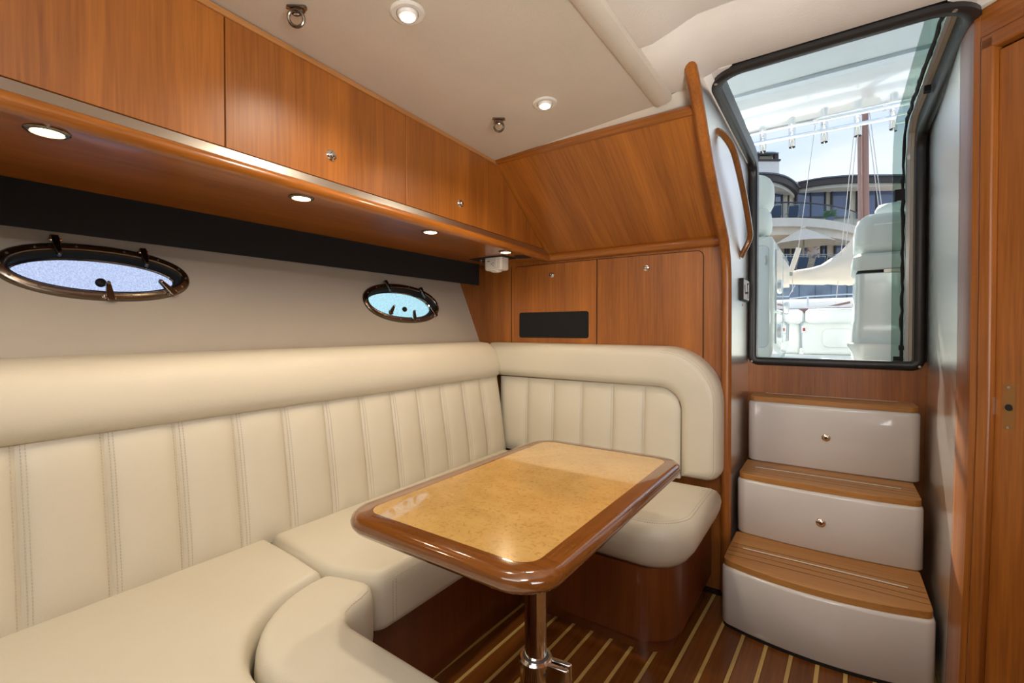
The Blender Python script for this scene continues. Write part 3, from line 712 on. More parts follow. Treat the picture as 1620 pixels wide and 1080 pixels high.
for y in ys:
    k_ = 0 if y < 1.99 else (.006 if y < 2.01 else (.016 if y < 2.025 else .03))
    rs.append([(bx(y)+dx-(k_ if dx > -.2 else 0), y, z-(k_*.6 if z > .9 else 0)) for dx, z in sec])
mb.rings(rs).build('top_bolster', LEATHER, t_, smooth=75)

# ---- backrest on the aft bulkhead
t_ = thing('backrest', (-.95, 2.07, .47), 'short cream leather backrest with rounded bolster against the aft bulkhead', 'backrest', 'settee backrests')
BO = rpoly([(-1.56, 1.032, 0), (-1.56, .856, 0), (-1.0, .853, 0), (-.536, .850, .095), (-.536, .474, 0), (-.374, .474, .06), (-.374, 1.028, .235), (-1.0, 1.031, 0)], 12)
fb = lambda x, z, h: (x, h, z)
mb = MB(); mb.slab(BO, [(0, 2.112), (0, 2.055), (.004, 2.035), (.013, 2.018), (.028, 2.007), (.046, 2.003)], fb)
mb.build('bolster', LEATHER, t_, smooth=75)
sx = [-1.500, -1.325, -1.168, -1.009, -.850, -.700, -.540]
def ztop(x):
    xc = -.630; return .850 if x < xc else .760+math.sqrt(max(0, .090**2-(x-xc)**2))+.0
st = MB()
for x0, x1 in zip(sx, sx[1:]):
    def g(u, v):
        x = x0+(x1-x0)*u; z = .462+(ztop(x)-.462)*v
        return Vector((x, 2.045-.012*(z-.47)/.4*-1-puff(u, v)-.005, z))
    mb = MB(); mb.grid(g, 14, 18)
    mb.add([(x0, 2.06, .462), (x1, 2.06, .462), (x1, 2.06, ztop(x1)), (x0, 2.06, ztop(x0))], [(0, 1, 2, 3)])
    mb.build('channel_panel', LEATHER, t_, smooth=70)
    if x0 > -1.4:
        for s_ in (.006, -.006):
            if s_ > 0: st.stitch([g(s_/(x1-x0), .03+.94*i/14)+Vector((0, -.0003, 0)) for i in range(15)], (0, -1, 0))
    if x1 < -.6: st.stitch([g(1-.006/(x1-x0), .03+.94*i/14)+Vector((0, -.0003, 0)) for i in range(15)], (0, -1, 0))
for d, h in ((.017, 2.0155), (.026, 2.008)):
    P = inset(BO, d); i = [q for q in range(len(P)) if P[q][0] > -.66 and (P[q][0] > -.42 or P[q][1] > .9)]
    P2_ = sorted([P[q] for q in i], key=lambda p: math.atan2(p[1]-.55, p[0]+.75))
    st.stitch([(x, h-.0004, z) for x, z in P2_], (0, -1, 0))
s_ = st.build('stitching', THREAD, t_, smooth=0, recalc=False); s_['kind'] = 'stuff'

# ================================================================== TABLE
TB = thing('dining_table', (-.62, 1.0, 0), 'glossy burl-topped saloon table with dark wood rim on a chrome pedestal', 'table')
to = rpoly([(-.868, .588, .085), (-.358, .588, .085), (-.358, 1.438, .085), (-.868, 1.438, .085)], 12)
ZT_ = .700
rim_prof = [(.060, ZT_-.024), (.020, ZT_-.023), (.008, ZT_-.018), (.001, ZT_-.008), (0, ZT_), (.003, ZT_+.008), (.010, ZT_+.0135), (.018, ZT_+.015), (.046, ZT_+.015), (.0465, ZT_+.005)]
mb = MB(); rs = [[(x, y, h) for x, y in inset(to, d)] for d, h in rim_prof]
mb.rings(rs, False, False)
rim = mb.build('rim', W_RIM, TB, smooth=60)
me = rim.data; me.materials.append(W_RIMY)
for p_ in me.polygons:
    c_ = p_.center+Vector(TB.location)
    if (c_.x < -.80 or c_.x > -.425) and .70 < c_.y < 1.33: p_.material_index = 1
MB().slab(inset(to, .0463), [(0, ZT_-.02), (0, ZT_+.0150)]).build('burl_inlay', BURL, TB, smooth=0)
MB().slab(inset(to, .058), [(0, ZT_-.026), (0, ZT_-.019)]).build('underside', W_BASE, TB)
MB().tube([(-.62, 1.0, .12), (-.62, 1.0, ZT_-.026)], .028, 32).build('pole', CHROME, TB)
MB().lathe((-.62, 1.0, ZT_-.026), (0, 0, -1), [(.085, 0), (.085, .004), (.045, .010), (.034, .02), (.034, .03), (.0285, .03)], 32).build('top_flange', CHROME, TB)
MB().lathe((-.62, 1.0, 0), (0, 0, 1), [(.10, 0), (.10, .006), (.06, .014), (.040, .02), (.040, .255), (.043, .258), (.043, .268), (.040, .272), (.033, .272), (.032, .25)], 36).build('outer_column', CHROME, TB)
MB().lathe((-.62, 1.0, .255), (0, 0, 1), [(.0325, 0), (.0325, .013), (.029, .019), (.0285, .019), (.0285, 0)], 32).build('bushing', plain('grey_bushing', (.14, .13, .125), .4), TB)
ang = math.radians(8); u = Vector((math.cos(ang), math.sin(ang), 0)); v = Vector((-math.sin(ang), math.cos(ang), 0)); cc = Vector((-.62, 1.0, 0))
for k, s in enumerate((-1, 1)):
    P = [cc+u*.036+v*s*.004, cc+u*.085+v*s*.004, cc+u*.093+v*s*.008, cc+u*.093+v*s*.014, cc+u*.087+v*s*.018, cc+u*.034+v*s*.018]
    MB().rings([[p_+Vector((0, 0, z)) for p_ in P] for z in (.185, .270)]).build('clamp_lug', CHROME, TB, bev=.003)
bl = MB().tube([cc+u*.075-v*.024+Vector((0, 0, .222)), cc+u*.075+v*.024+Vector((0, 0, .222))], .006, 12).build('clamp_bolt', DARKSTEEL, TB)
MB().tube([cc+u*.075-v*.028+Vector((0, 0, .222)), cc+u*.075-v*.018+Vector((0, 0, .222))], .0095, 6).build('bolt_head', DARKSTEEL, bl)

# ================================================================== COMPANIONWAY STEPS
ST = thing('companionway_steps', (-.03, 2.2, 0), 'three white moulded steps with teak treads leading up to the companionway door', 'steps')
def front(x0, x1, yf, bulge, yb, r=.04, n=20):
    pts = []
    for i in range(n+1):
        q = i/n; pts.append((x0+(x1-x0)*q, yf-bulge*(1-(2*q-1)**2)))
    # round the two front corners
    P = [(x0, yb, 0), (x0, yf, r)]+[(x, y, 0) for x, y in pts[3:-3]]+[(x1, yf, r), (x1, yb, 0)]
    return rpoly(P, 8)
specs = [(-.342, .260, 1.862, .050, 2.572, 0.010, .224, 2.160), (-.336, .266, 2.155, .022, 2.572, .247, .474, 2.405), (-.330, .284, 2.402, .006, 2.572, .497, .772, 2.572)]
for k, (x0, x1, yf, bg_, yb, z0, z1, ye) in enumerate(specs):
    P = front(x0, x1, yf, bg_, yb)
    bx_ = MB().slab(P, [(.006, z0), (0, z0+.006), (0, z1-.012), (.003, z1-.004), (.010, z1)]).build('step_box', GEL, ST, smooth=60)
    if k == 0: MB().slab(inset(P, .004), [(0, 0.0005), (0, .012)]).build('base_gasket', BLACK, ST, smooth=60)
    T = front(x0+.006, x1-.006, yf+.008, bg_, min(ye, yb)-.001, .03)
    tr = MB().slab(inset(T, .003), [(0, z1), (0, z1+.0224)]).build('tread', CAULK, ST, smooth=60)
    lo, hi = min(p[1] for p in T), max(p[1] for p in T)
    cuts = {0: [hi, hi-.126, hi-.164, hi-.202, hi-.240, lo], 1: [hi, hi-.085, hi-.122, hi-.158, hi-.195, lo], 2: [hi, hi-.075, hi-.112, lo]}[k]
    cuts = sorted(set(cuts))
    for a_, b_ in zip(cuts, cuts[1:]):
        pc = clip(T, a_+(.0017 if a_ > lo else 0), b_-(.0017 if b_ < hi else 0))
        if len(pc) >= 3: MB().slab(ccw(pc), [(0, z1+.0005), (0, z1+.0215), (.0012, z1+.023)]).build('tread_plank', W_TREAD, tr, smooth=30)
    ys_ = {0: 2.003, 1: 2.288, 2: 2.558}[k]
    MB().box((x0+x1)/2-.247, (x0+x1)/2+.247, ys_-.003, ys_+.003, z1+.020, z1+.0242).build('grip_strip', GRITW, tr)
for z, x, y in ((.640, -.026, 2.398), (.362, -.038, 2.134)):
    kn = MB().lathe((x, y, z), (0, -1, 0), [(.016, 0), (.017, .003), (.0155, .007), (.010, .011), (.004, .0125), (0, .0125)], 24).build('drawer_knob', plain('knob_chrome_%d' % int(z*100), (.80, .74, .66), .15, metal=1), ST)
    MB().lathe((x, y-.0122, z), (0, -1, 0), [(.006, 0), (.005, .001), (0, .0012)], 14).build('knob_button', DARKSTEEL, kn)

# ================================================================== GRAB HANDLE, SWITCH PLATE
def cat(P, n=6):
    P = [Vector(p) for p in P]; out = []
    for i in range(len(P)-1):
        a_, b_, c_, d_ = P[max(i-1, 0)], P[i], P[i+1], P[min(i+2, len(P)-1)]
        for k in range(n):
            t2 = k/n; out.append(.5*((2*b_)+(c_-a_)*t2+(2*a_-5*b_+4*c_-d_)*t2*t2+(3*b_-a_-3*c_+d_)*t2**3))
    return out+[P[-1]]
gh = MB().tube(cat([(-.352, 1.800, 1.815), (-.335, 1.835, 1.808), (-.316, 1.90, 1.775), (-.311, 2.0, 1.724), (-.311, 2.142, 1.652), (-.311, 2.27, 1.565), (-.313, 2.318, 1.520), (-.326, 2.33, 1.485), (-.352, 2.322, 1.428)]), .0125, 12).build('grab_handle', W_HAND, smooth=60)
tag(gh, 'curved varnished wooden grab handle on the glossy partition by the door', 'handle')
t_ = thing('switch_plate', (-.345, 2.39, 1.23), 'small black and white switch plate on the glossy partition below the grab handle', 'switch')
MB().slab(rrect(2.305, 2.47, 1.235, 1.335, .004, 3), [(0, -.352), (0, -.338), (.003, -.336)], fx).build('housing', BLACK, t_)
fp = MB().slab(rrect(2.312, 2.463, 1.240, 1.330, .003, 3), [(0, -.3365), (0, -.3345)], fx).build('face', WHITEP, t_)
def bar(a_, b_, w_): # raised bar on the switch face (y,z) -> (y,z)
    a_, b_ = Vector(a_), Vector(b_); d_ = (b_-a_).normalized(); n_ = Vector((-d_.y, d_.x))*w_
    P = ccw([tuple(a_+n_), tuple(a_-n_), tuple(b_-n_), tuple(b_+n_)]); return MB().slab(P, [(0, -.3346), (0, -.3332)], fx)
for a_, b_ in (((2.33, 1.305), (2.345, 1.268)), ((2.345, 1.268), (2.435, 1.276)), ((2.41, 1.308), (2.425, 1.248)), ((2.40, 1.312), (2.44, 1.318))):
    bar(a_, b_, .0045).build('symbol', BLACK, fp)
MB().slab(rrect(2.375, 2.40, 1.212, 1.222, .001, 2), [(0, -.353), (0, -.3515)], fx).build('indicator', plain('red_mark', (.6, .10, .05), .5), t_)

# ================================================================== OUTSIDE: COCKPIT
WHITEG = plain('white_gelcoat', (.86, .88, .87), .25, coat=.7, coatr=.05)
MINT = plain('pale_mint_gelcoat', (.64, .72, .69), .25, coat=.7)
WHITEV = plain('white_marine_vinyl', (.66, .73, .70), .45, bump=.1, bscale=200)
GLOSSD = plain('glossy_locker_door', (.46, .54, .57), .06, coat=1, coatr=.02)
NONSKID = plain('white_nonskid', (.86, .86, .84), .6)
ALU = plain('satin_aluminium', (.72, .76, .78), .3, metal=.85)
struct(MB().box(-1.9, 1.9, 2.66, 6.0, .84, .90).build('cockpit_deck', NONSKID))
struct(MB().box(-1.9, -.36, 2.60, 2.66, -.2, 1.99).build('wall_cockpit', WHITEG))
struct(MB().box(.335, 1.9, 2.62, 2.66, -.2, 1.99).build('wall_cockpit', WHITEG))
HT = thing('hardtop', (0, 3.2, 2.9), 'white glossy hardtop roof over the cockpit seen through the companionway', 'roof')
mb = MB(); rs = []
for y, dz in ((1.1, .06), (1.3, .0), (2.5, .02), (3.9, .02), (4.75, 0), (4.86, .02), (4.88, .05)):
    rs.append([(x, y, 2.885+dz+.03*(1-(x/1.6)**2)) for x in (-1.5, -1.1, -.6, 0, .6, 1.1, 1.6)]+[(x, y, 2.96+.03*(1-(x/1.6)**2)) for x in (1.6, 1.1, .6, 0, -.6, -1.1, -1.5)])
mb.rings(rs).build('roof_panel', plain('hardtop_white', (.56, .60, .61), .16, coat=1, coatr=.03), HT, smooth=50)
MB().box(-1.4, 1.5, 3.98, 4.05, 2.905, 2.93).build('cross_strip', plain('grey_strip', (.50, .56, .60), .5), HT)
MB().box(-1.4, 1.5, 2.98, 3.02, 2.90, 2.93).build('cross_strip', WHITEG, HT)
RH = thing('rod_holder_rack', tuple(at(1300, 205, 5.0)), 'chrome rod holder rack hanging behind the aft edge of the hardtop', 'rack')
a, b2 = at(1150, 219, 5.0), at(1475, 154, 5.0); MB().tube([a, b2], .022, 10).build('rail', ALU, RH)
a, b2 = at(1150, 236, 5.05), at(1475, 174, 5.05); MB().tube([a, b2], .018, 10).build('rail', ALU, RH)
for x, y0, y1 in ((1207, 210, 240), (1253, 203, 233), (1304, 194, 225), (1357, 184, 215), (1413, 173, 204), (1468, 160, 192)):
    p0, p1 = at(x, y0, 5.08), at(x, y1, 5.08)
    tb = MB().lathe(p1, p0-p1, [(.027, .0), (.030, 0), (.030, (p0-p1).length), (.026, (p0-p1).length), (.026, .012)], 18).build('tube', CHROME, RH)
    MB().lathe(p1-Vector((0, 0, .003)), (0, 0, 1), [(.0262, 0), (.0262, .004), (0, .004)], 16).build('dark_bore', BLACK, tb)
    MB().box(p1.x-.003, p1.x+.003, p1.y-.027, p1.y+.027, p1.z-.006, p1.z-.002).build('cross_pin', CHROME, tb)
for x in (1180, 1290, 1400):
    q_ = at(x, 219-(x-1150)*.2, 5.0); MB().box(q_.x-.015, q_.x+.015, 4.86, 5.06, q_.z-.012, q_.z+.03).build('bracket', ALU, RH)
# helm seat on the right
HS = thing('helm_seat', (.38, 3.2, .90), 'white cushioned helm seat on moulded pedestal, right half of the doorway', 'seat')
o = rrect(.055, .75, 2.93, 3.45, .07, 6)
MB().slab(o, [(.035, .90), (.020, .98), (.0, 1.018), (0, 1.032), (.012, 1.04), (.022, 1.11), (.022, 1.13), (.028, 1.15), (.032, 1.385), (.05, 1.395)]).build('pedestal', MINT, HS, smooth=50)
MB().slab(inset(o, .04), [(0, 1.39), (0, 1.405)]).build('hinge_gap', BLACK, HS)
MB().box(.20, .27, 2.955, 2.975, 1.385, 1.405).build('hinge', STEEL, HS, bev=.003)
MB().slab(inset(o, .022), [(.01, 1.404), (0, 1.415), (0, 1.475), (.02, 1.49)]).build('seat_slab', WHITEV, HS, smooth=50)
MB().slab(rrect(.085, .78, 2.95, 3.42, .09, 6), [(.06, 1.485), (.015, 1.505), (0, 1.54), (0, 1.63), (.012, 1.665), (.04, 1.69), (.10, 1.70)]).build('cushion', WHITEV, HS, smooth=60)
MB().tube([(x, 2.948+.004, 1.628) for x in (.16, .3, .5, .7)], .004, 6).build('piping', WHITEG, HS)
p_ = at(1416, 336, 3.55)
sto = thing('cockpit_stool', (p_.x, p_.y, .90), 'round white padded stool behind the helm seat', 'stool')
MB().lathe(p_-Vector((0, 0, .05)), (0, 0, 1), [(.05, 0), (.085, .005), (.095, .03), (.095, .07), (.08, .095), (.0, .10)], 24).build('seat_pad', WHITEV, sto, smooth=60)
MB().lathe((p_.x, p_.y, .90), (0, 0, 1), [(.14, 0), (.14, .015), (.035, .03), (.035, p_.z-.95)], 18).build('pedestal', ALU, sto)
# left: glossy locker module with seat back on top
CM = thing('cockpit_module', (-.62, 3.5, .90), 'white cockpit locker module with glossy doors at the left of the doorway', 'cabinet')
o = rrect(-.97, -.285, 3.02, 4.10, .022, 6)
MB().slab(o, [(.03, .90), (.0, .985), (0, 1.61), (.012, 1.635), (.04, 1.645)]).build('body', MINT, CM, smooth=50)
MB().slab(rrect(-.90, -.308, 1.0, 1.585, .03, 4), [(0, 0), (0, .006), (.003, .009)], lambda x, z, h: (x, 3.021-h, z)).build('front_door', GLOSSD, CM)
for y0, y1, z0, z1 in ((3.10, 3.48, 1.02, 1.20), (3.10, 3.48, 1.215, 1.575), (3.52, 4.03, 1.02, 1.575)):
    d_ = MB().slab(rrect(y0, y1, z0, z1, .025, 4), [(0, 0), (0, .006), (.003, .009)], lambda y, z, h: (-.286+h, y, z)).build('side_door', GLOSSD, CM)
    MB().slab(ell((y0+y1)/2, z0+(z1-z0)*.42, .055, .045, 20), [(0, 0), (.004, .012), (.016, .016)], lambda y, z, h: (-.278+h, y, z)).build('oval_latch', ALU, d_)
MB().slab(ell(-.325, 1.50, .010, .03, 16), [(0, 0), (.004, .012)], lambda x, z, h: (x, 3.013-h, z)).build('oval_latch', CHROME, CM)
SBk = thing('companion_seat', (-.52, 3.2, 1.645), 'pale vinyl seat back with two cushions on the cockpit locker module', 'seat')
MB().ellipsoid((-.545, 3.18, 1.745), .235, .14, .098, 24, 12, .55).build('lower_cushion', WHITEV, SBk, smooth=70)
MB().ellipsoid((-.54, 3.26, 1.93), .235, .12, .135, 24, 12, .6).build('upper_cushion', WHITEV, SBk, smooth=70)
# transom with coaming bolster
TR = thing('cockpit_transom', (0.2, 4.5, .90), 'white cockpit transom with padded coaming bolster and small red light', 'transom')
zc0, zc1 = at(1300, 512, 4.5).z, at(1300, 488, 4.5).z
MB().box(-.22, 1.9, 4.52, 4.72, .90, zc0+.02).build('panel', WHITEG, TR, bev=.02)
MB().box(-1.9, -.235, 4.56, 4.72, .90, zc0+.02).build('panel', WHITEG, TR, bev=.02)
for xa, xb in ((-1.8, -.215), (-.195, 1.8)):
    o = rrect(4.46, 4.74, zc0, zc1, .04, 5)
    MB().slab(o, [(.02, xa), (0, xa+.03), (0, xb-.03), (.02, xb)], lambda y, z, h: (h, y, z)).build('coaming_bolster', WHITEG, TR, smooth=50)
MB().slab(rrect(-.08, 1.3, .96, zc0-.04, .04, 5), [(0, 0), (0, .012), (.006, .018)], lambda x, z, h: (x, 4.521-h, z)).build('hatch_panel', WHITEG, TR)
p_ = at(1272, 521, 4.5)
f_ = MB().slab(rrect(p_.x-.018, p_.x+.018, p_.z-.030, p_.z+.030, .004, 3), [(0, 0), (0, .012)], lambda x, z, h: (x, 4.52-h, z)).build('light_housing', ALU, TR)
MB().slab(rrect(p_.x-.009, p_.x+.009, p_.z-.013, p_.z+.013, .003, 3), [(0, 0), (.002, .008)], lambda x, z, h: (x, 4.508-h, z)).build('red_lens', plain('red_lens', (.42, .02, .03), .2), f_)

# ================================================================== OUTSIDE: WATER, SAILING BOAT
m, t, b = newmat('harbour_water')
b.inputs['Base Color'].default_value = (.03, .10, .14, 1); b.inputs['Roughness'].default_value = .08
c = t.nodes.new('ShaderNodeTexCoord'); n = t.nodes.new('ShaderNodeTexNoise'); n.inputs['Scale'].default_value = 2.5; n.inputs['Detail'].default_value = 4
bp = t.nodes.new('ShaderNodeBump'); bp.inputs['Strength'].default_value = .4; bp.inputs['Distance'].default_value = .1
t.links.new(c.outputs['Object'], n.inputs[0]); t.links.new(n.outputs[0], bp.inputs['Height']); t.links.new(bp.outputs[0], b.inputs['Normal'])
struct(MB().add([(-300, -300, -.5), (300, -300, -.5), (300, 300, -.5), (-300, 300, -.5)], [(0, 1, 2, 3)]).build('water', m, smooth=0))
CANVAS = plain('cream_canvas', (.76, .65, .51), .8, bump=.4, bscale=8)
MASTB = plain('brown_mast', (.34, .19, .15), .5)
ROPE = plain('pale_rope', (.62, .58, .52), .7)
SH = thing('sailing_boat', tuple(Vector((0, 9.5, -.5))), 'moored white sailing boat with brown mast and furled sail under cream cover', 'boat')
zd = at(1300, 487, 9).z
hull = [(-5, 8.6), (-3, 8.35), (0, 8.3), (3, 8.35), (6, 8.8), (7.5, 9.8), (6, 10.8), (3, 11.2), (0, 11.3), (-3, 11.2), (-5, 10.9)]
MB().slab(hull, [(.5, -.7), (.15, -.1), (.03, zd-.10), (0, zd-.06), (0, zd)]).build('hull', WHITEG, SH, smooth=40)
MB().slab(hull, [(-.02, zd-.10), (-.03, zd-.06), (-.02, zd-.03)]).build('rub_rail', MASTB, SH)
MB().slab(rrect(-3.2, 3.0, 9.2, 10.4, .25, 5), [(0, zd-.02), (.02, zd+.12), (.10, zd+.17)]).build('cabin_top', WHITEG, SH, smooth=40)
mb = MB(); rs = []
for x, y, hh in ((1215, 441, 4), (1222, 441, 7.5), (1240, 440.5, 9), (1265, 438.5, 12), (1285, 437, 13.5), (1300, 434, 16), (1315, 429.5, 20), (1330, 424, 26), (1345, 417, 33), (1358, 408, 42), (1368, 400, 50), (1378, 398, 52), (1384, 398, 46)):
    p_ = at(x, y, 9.0); h_ = hh*(9/1.202/735)
    rs.append([(p_.x+.02*math.sin(3*k2), p_.y+min(h_*.8, .16)*math.cos(2*PI*k2/14)*(1+.18*math.sin(x*.37+k2*1.9)), p_.z+h_*math.sin(2*PI*k2/14)*(1+.05*math.sin(x*.61+k2*2.3))) for k2 in range(14)])
mb.rings(rs).build('sail_cover', CANVAS, SH, smooth=70)
p0, p1 = at(1368, 150, 9.05), at(1371, 500, 9.05)
MB().tube([p1, p0], .045, 14).build('mast', MASTB, SH, smooth=60)
MB().tube([p1+Vector((-.075, -.04, 0)), p0+Vector((-.066, -.04, -.45))], .026, 10).build('mast_track', plain('pale_brown_spar', (.36, .22, .18), .5), SH, smooth=60)
MB().tube([at(1264, 392, 8.8), at(1251, 430, 8.8)], .038, 8).build('boom_strut', CANVAS, SH)
MB().box(at(1243, 0, 8.83).x, at(1257, 0, 8.83).x, 8.80, 8.83, at(1250, 436, 8.8).z, at(1250, 430, 8.8).z).build('strut_fitting', plain('grey_green_fitting', (.22, .27, .24), .5), SH)
for (xa, ya), (xb, yb) in (((1290, 195), (1263, 393)), ((1352, 200), (1322, 482)), ((1364, 120), (1338, 392)), ((1374, 200), (1393, 350)), ((1368, 120), (1398, 350)), ((1253, 430), (1254, 462)), ((1258, 450), (1243, 478))):
    MB().tube([at(xa, ya, 8.9), at(xb, yb, 8.9)], .0055, 5).build('rigging_line', ROPE, SH)
MB().tube([at(1235, 473.5, 8.45), at(1278, 468.5, 8.45), at(1350, 464.5, 8.45)], .009, 6).build('lifeline', ALU, SH)
for x in (1278, 1352): MB().tube([at(x, 468, 8.45), at(x, 489, 8.45)], .014, 8).build('stanchion', ALU, SH)
MB().tube([at(1303, 487, 8.4), at(1345, 478, 8.4)], .016, 6).build('boat_hook', MASTB, SH)

# ================================================================== OUTSIDE: SEA WALL, TERRACE, HOUSE
STONE = plain('grey_seawall', (.34, .38, .43), .9, bump=.6, bscale=3, vary=.25, vscale=1.2)
STUCCO = plain('beige_stucco', (.80, .67, .50), .85, bump=.2, bscale=8)
SLABM = plain('pale_slab', (.80, .71, .60), .8, vary=.06, vscale=2)
ROOFM = plain('grey_roof', (.17, .19, .21), .7, vary=.2, vscale=2)
FASCIA = plain('brown_fascia', (.075, .055, .05), .6)
PANE = plain('dark_window_pane', (.07, .10, .20), .08, coat=1)
WFRAME = plain('dark_window_frame', (.05, .045, .05), .5)
TEAKF = plain('weathered_teak', (.50, .40, .28), .7)
SLING = plain('navy_sling', (.06, .08, .13), .7)
# the shore runs roughly across the line of sight: local axes u (along the quay), d (away from the boat)
E1 = Vector((math.cos(YAW), math.sin(YAW), 0)); E2 = Vector((-math.sin(YAW), math.cos(YAW), 0))
class SB_(MB):
    def build(s, *a, **k):
        s.v = [tuple(E1*v[0]+E2*v[1]+Vector((0, 0, v[2]))) for v in s.v]; return MB.build(s, *a, **k)
def sw_(u, d, z=0): return E1*u+E2*d+Vector((0, 0, z))
def U(px_, d): return (px_-810)/FPX*d
def Z(py_, d): return CAMZ-(py_-522)/FPX*d
YS = 23.3
zs = Z(434, YS)
sw = struct(SB_().box(2, 40, YS+.15, YS+.9, -1.5, zs).build('wall_sea', STONE))
for i in range(5, 32):
    SB_().box(i*.80+.012, i*.80+.788, YS+.03*((i*7) % 3)*.4, YS+.16, -1.5, zs-.05).build('panel', STONE, sw, bev=.01, smooth=0)
SB_().box(2, 40, YS-.08, YS+.95, zs, zs+.14).build('coping', SLABM, sw)
struct(SB_().box(2, 40, YS+.9, 50, -1.5, zs+.1).build('terrace', SLABM))
GR = thing('terrace_railing', tuple(sw_(U(1300, YS), YS+.3, zs+.14)), 'long clear glass railing along the terrace edge behind the sail cover', 'railing')
zr = Z(403, YS+.3); u0 = U(1300, YS)
for i in range(-4, 5): SB_().box(u0+i*1.6+.02, u0+i*1.6+1.58, YS+.28, YS+.30, zs+.14, zr).build('glass_panel', G_RAIL, GR)
SB_().box(u0-6.4, u0+8, YS+.27, YS+.31, zr, zr+.03).build('top_rail', plain('rail_cap', (.35, .40, .45), .4), GR)

HO = thing('house', tuple(sw_(U(1300, 30), 30, zs+.1)), 'large curved waterfront house with balcony, dark windows, grey roof and chimney', 'house')
def poly_wall(plan, z0, z1, thick):       # plan: points (u, d); extruded band with thickness away from the viewer
    mb = SB_(); mb.rings([[(x, y, z0), (x, y, z1), (x, y+thick, z1), (x, y+thick, z0)] for x, y in plan]); return mb
def dense(P, n=5):       # smooth curve through plan points
    return [(p.x, p.y) for p in cat([(x, y, 0) for x, y in P], n)]
def plan(pts, smooth=True):
    P = [(U(px_, d), d) for px_, d in pts]; return dense(P) if smooth else P
zb0, zb1 = Z(371, 26.4), Z(346, 26.4)
zu = Z(292, 29.4)
wl = poly_wall(plan([(1120, 30), (1250, 30), (1350, 30), (1480, 30)]), zs+.1, zb1, .4).build('lower_wall', STUCCO, HO)
def window(x0, x1, y0, y1, d0, d1=None, nm=1, arch=0, parent=HO):
    d1 = d1 or d0; a_, b_ = Vector((U(x0, d0), d0)), Vector((U(x1, d1), d1)); z0, z1 = Z(y1, (d0+d1)/2), Z(y0, (d0+d1)/2)
    P = lambda q, h: (a_.x+(b_.x-a_.x)*q, a_.y+(b_.y-a_.y)*q-h)
    L = (b_-a_).length; e = .10/L
    def bar_(qa, qb, za, zb_, h0, h1): 
        m_ = SB_(); p0, p1, p2, p3 = P(qa, h1), P(qb, h1), P(qb, h0), P(qa, h0)
        return m_.hexa([(*p0, za), (*p1, za), (*p2, za), (*p3, za), (*p0, zb_), (*p1, zb_), (*p2, zb_), (*p3, zb_)])
    f_ = SB_()
    for args in [(0, 1, z0, z0+.10, 0, .10), (0, 1, z1-.14, z1, 0, .10), (0, e, z0, z1, 0, .10), (1-e, 1, z0, z1, 0, .10)]+[(k3/nm-e*.4, k3/nm+e*.4, z0, z1, 0, .09) for k3 in range(1, nm)]:
        q_ = bar_(*args); f_.add(q_.v, q_.f)
    fr_ = f_.build('window', WFRAME, parent)
    for k3 in range(nm): bar_(k3/nm+e*.5, (k3+1)/nm-e*.5, z0+.05, z1-.05, .0, .05).build('pane', PANE, fr_)
    return fr_
for x0, x1, nm in ((1205, 1231, 1), (1240, 1247, 1), (1252, 1287, 2), (1297, 1306, 1), (1318, 1352, 1), (1360, 1420, 2), (1430, 1470, 1)): window(x0, x1, 384, 430, 29.95, nm=nm)
up_ = poly_wall(plan([(1120, 29.0), (1190, 28.6), (1222, 28.7), (1245, 29.4), (1254, 30.0), (1264, 30.0), (1310, 29.7), (1360, 29.5), (1480, 29.3)]), zb1, zu+.35, .4).build('upper_wall', STUCCO, HO)
window(1222, 1236, 297, 346, 28.62, 28.95); window(1256, 1304, 302, 346, 29.92, 29.66, nm=2); window(1312, 1341, 299, 346, 29.60, 29.50); window(1352, 1415, 299, 346, 29.46, 29.36, nm=2)
# balcony slab in two steps and its glass railing
bp_ = [(1110, 27.4), (1180, 26.6), (1215, 26.3), (1250, 26.2), (1285, 26.4), (1315, 26.9), (1345, 27.9), (1362, 29.0), (1368, 30.0)]
P = plan(bp_)
def deck(pl_, z0, z1): return SB_().slab(ccw(pl_+[(pl_[-1][0], 30.3), (pl_[0][0], 30.3)]), [(0, z0), (0, z1)])
deck(P, zb0+.42, zb1).build('balcony_slab', SLABM, HO, smooth=0)
deck([(x, y+.30) for x, y in P], zb0, zb0+.42).build('balcony_beam', SLABM, HO, smooth=0)
P2b = [(x, y+.10) for x, y in P[3:34]]; zg = Z(321.5, 26.3)
rl = SB_(); rl.rings([[(x, y, zb1), (x, y, zg), (x, y+.03, zg), (x, y+.03, zb1)] for x, y in P2b]); g2 = rl.build('balcony_glass', G_RAIL, HO, smooth=0)
SB_().tube([(x, y+.015, zg+.03) for x, y in P2b], .04, 6).build('balcony_top_rail', WFRAME, g2)
# roofs: brown fascia bands, grey roof, pale soffit
for k3, (pl_, ya, dr_) in enumerate((([(1100, 27.8), (1170, 26.8), (1210, 26.7), (1235, 27.1), (1252, 28.1), (1262, 29.4)], 278, 26.9), ([(1259, 29.6), (1275, 29.2), (1300, 28.7), (1340, 28.3), (1390, 28.2), (1480, 28.2)], 281, 28.4))):
    P = plan(pl_); z1_ = Z(ya, dr_); h_ = .24
    base = ccw(P+[(P[-1][0], 31.3), (P[0][0], 31.3)])
    SB_().slab(base, [(0, z1_-h_*1.5), (0, z1_)]).build('roof_fascia', FASCIA, HO, smooth=0)
    SB_().slab(base, [(.22, z1_-h_*2.3), (.22, z1_-h_*1.5)]).build('roof_soffit', SLABM, HO, smooth=0)
    SB_().slab(base, [(-.08, z1_), (-.08, z1_+.08), (.6, z1_+.30)]).build('roof', ROOFM, HO, smooth=0)
xa, xb = U(1193, 31.5), U(1231, 31.5); zc_ = Z(256, 31.5)
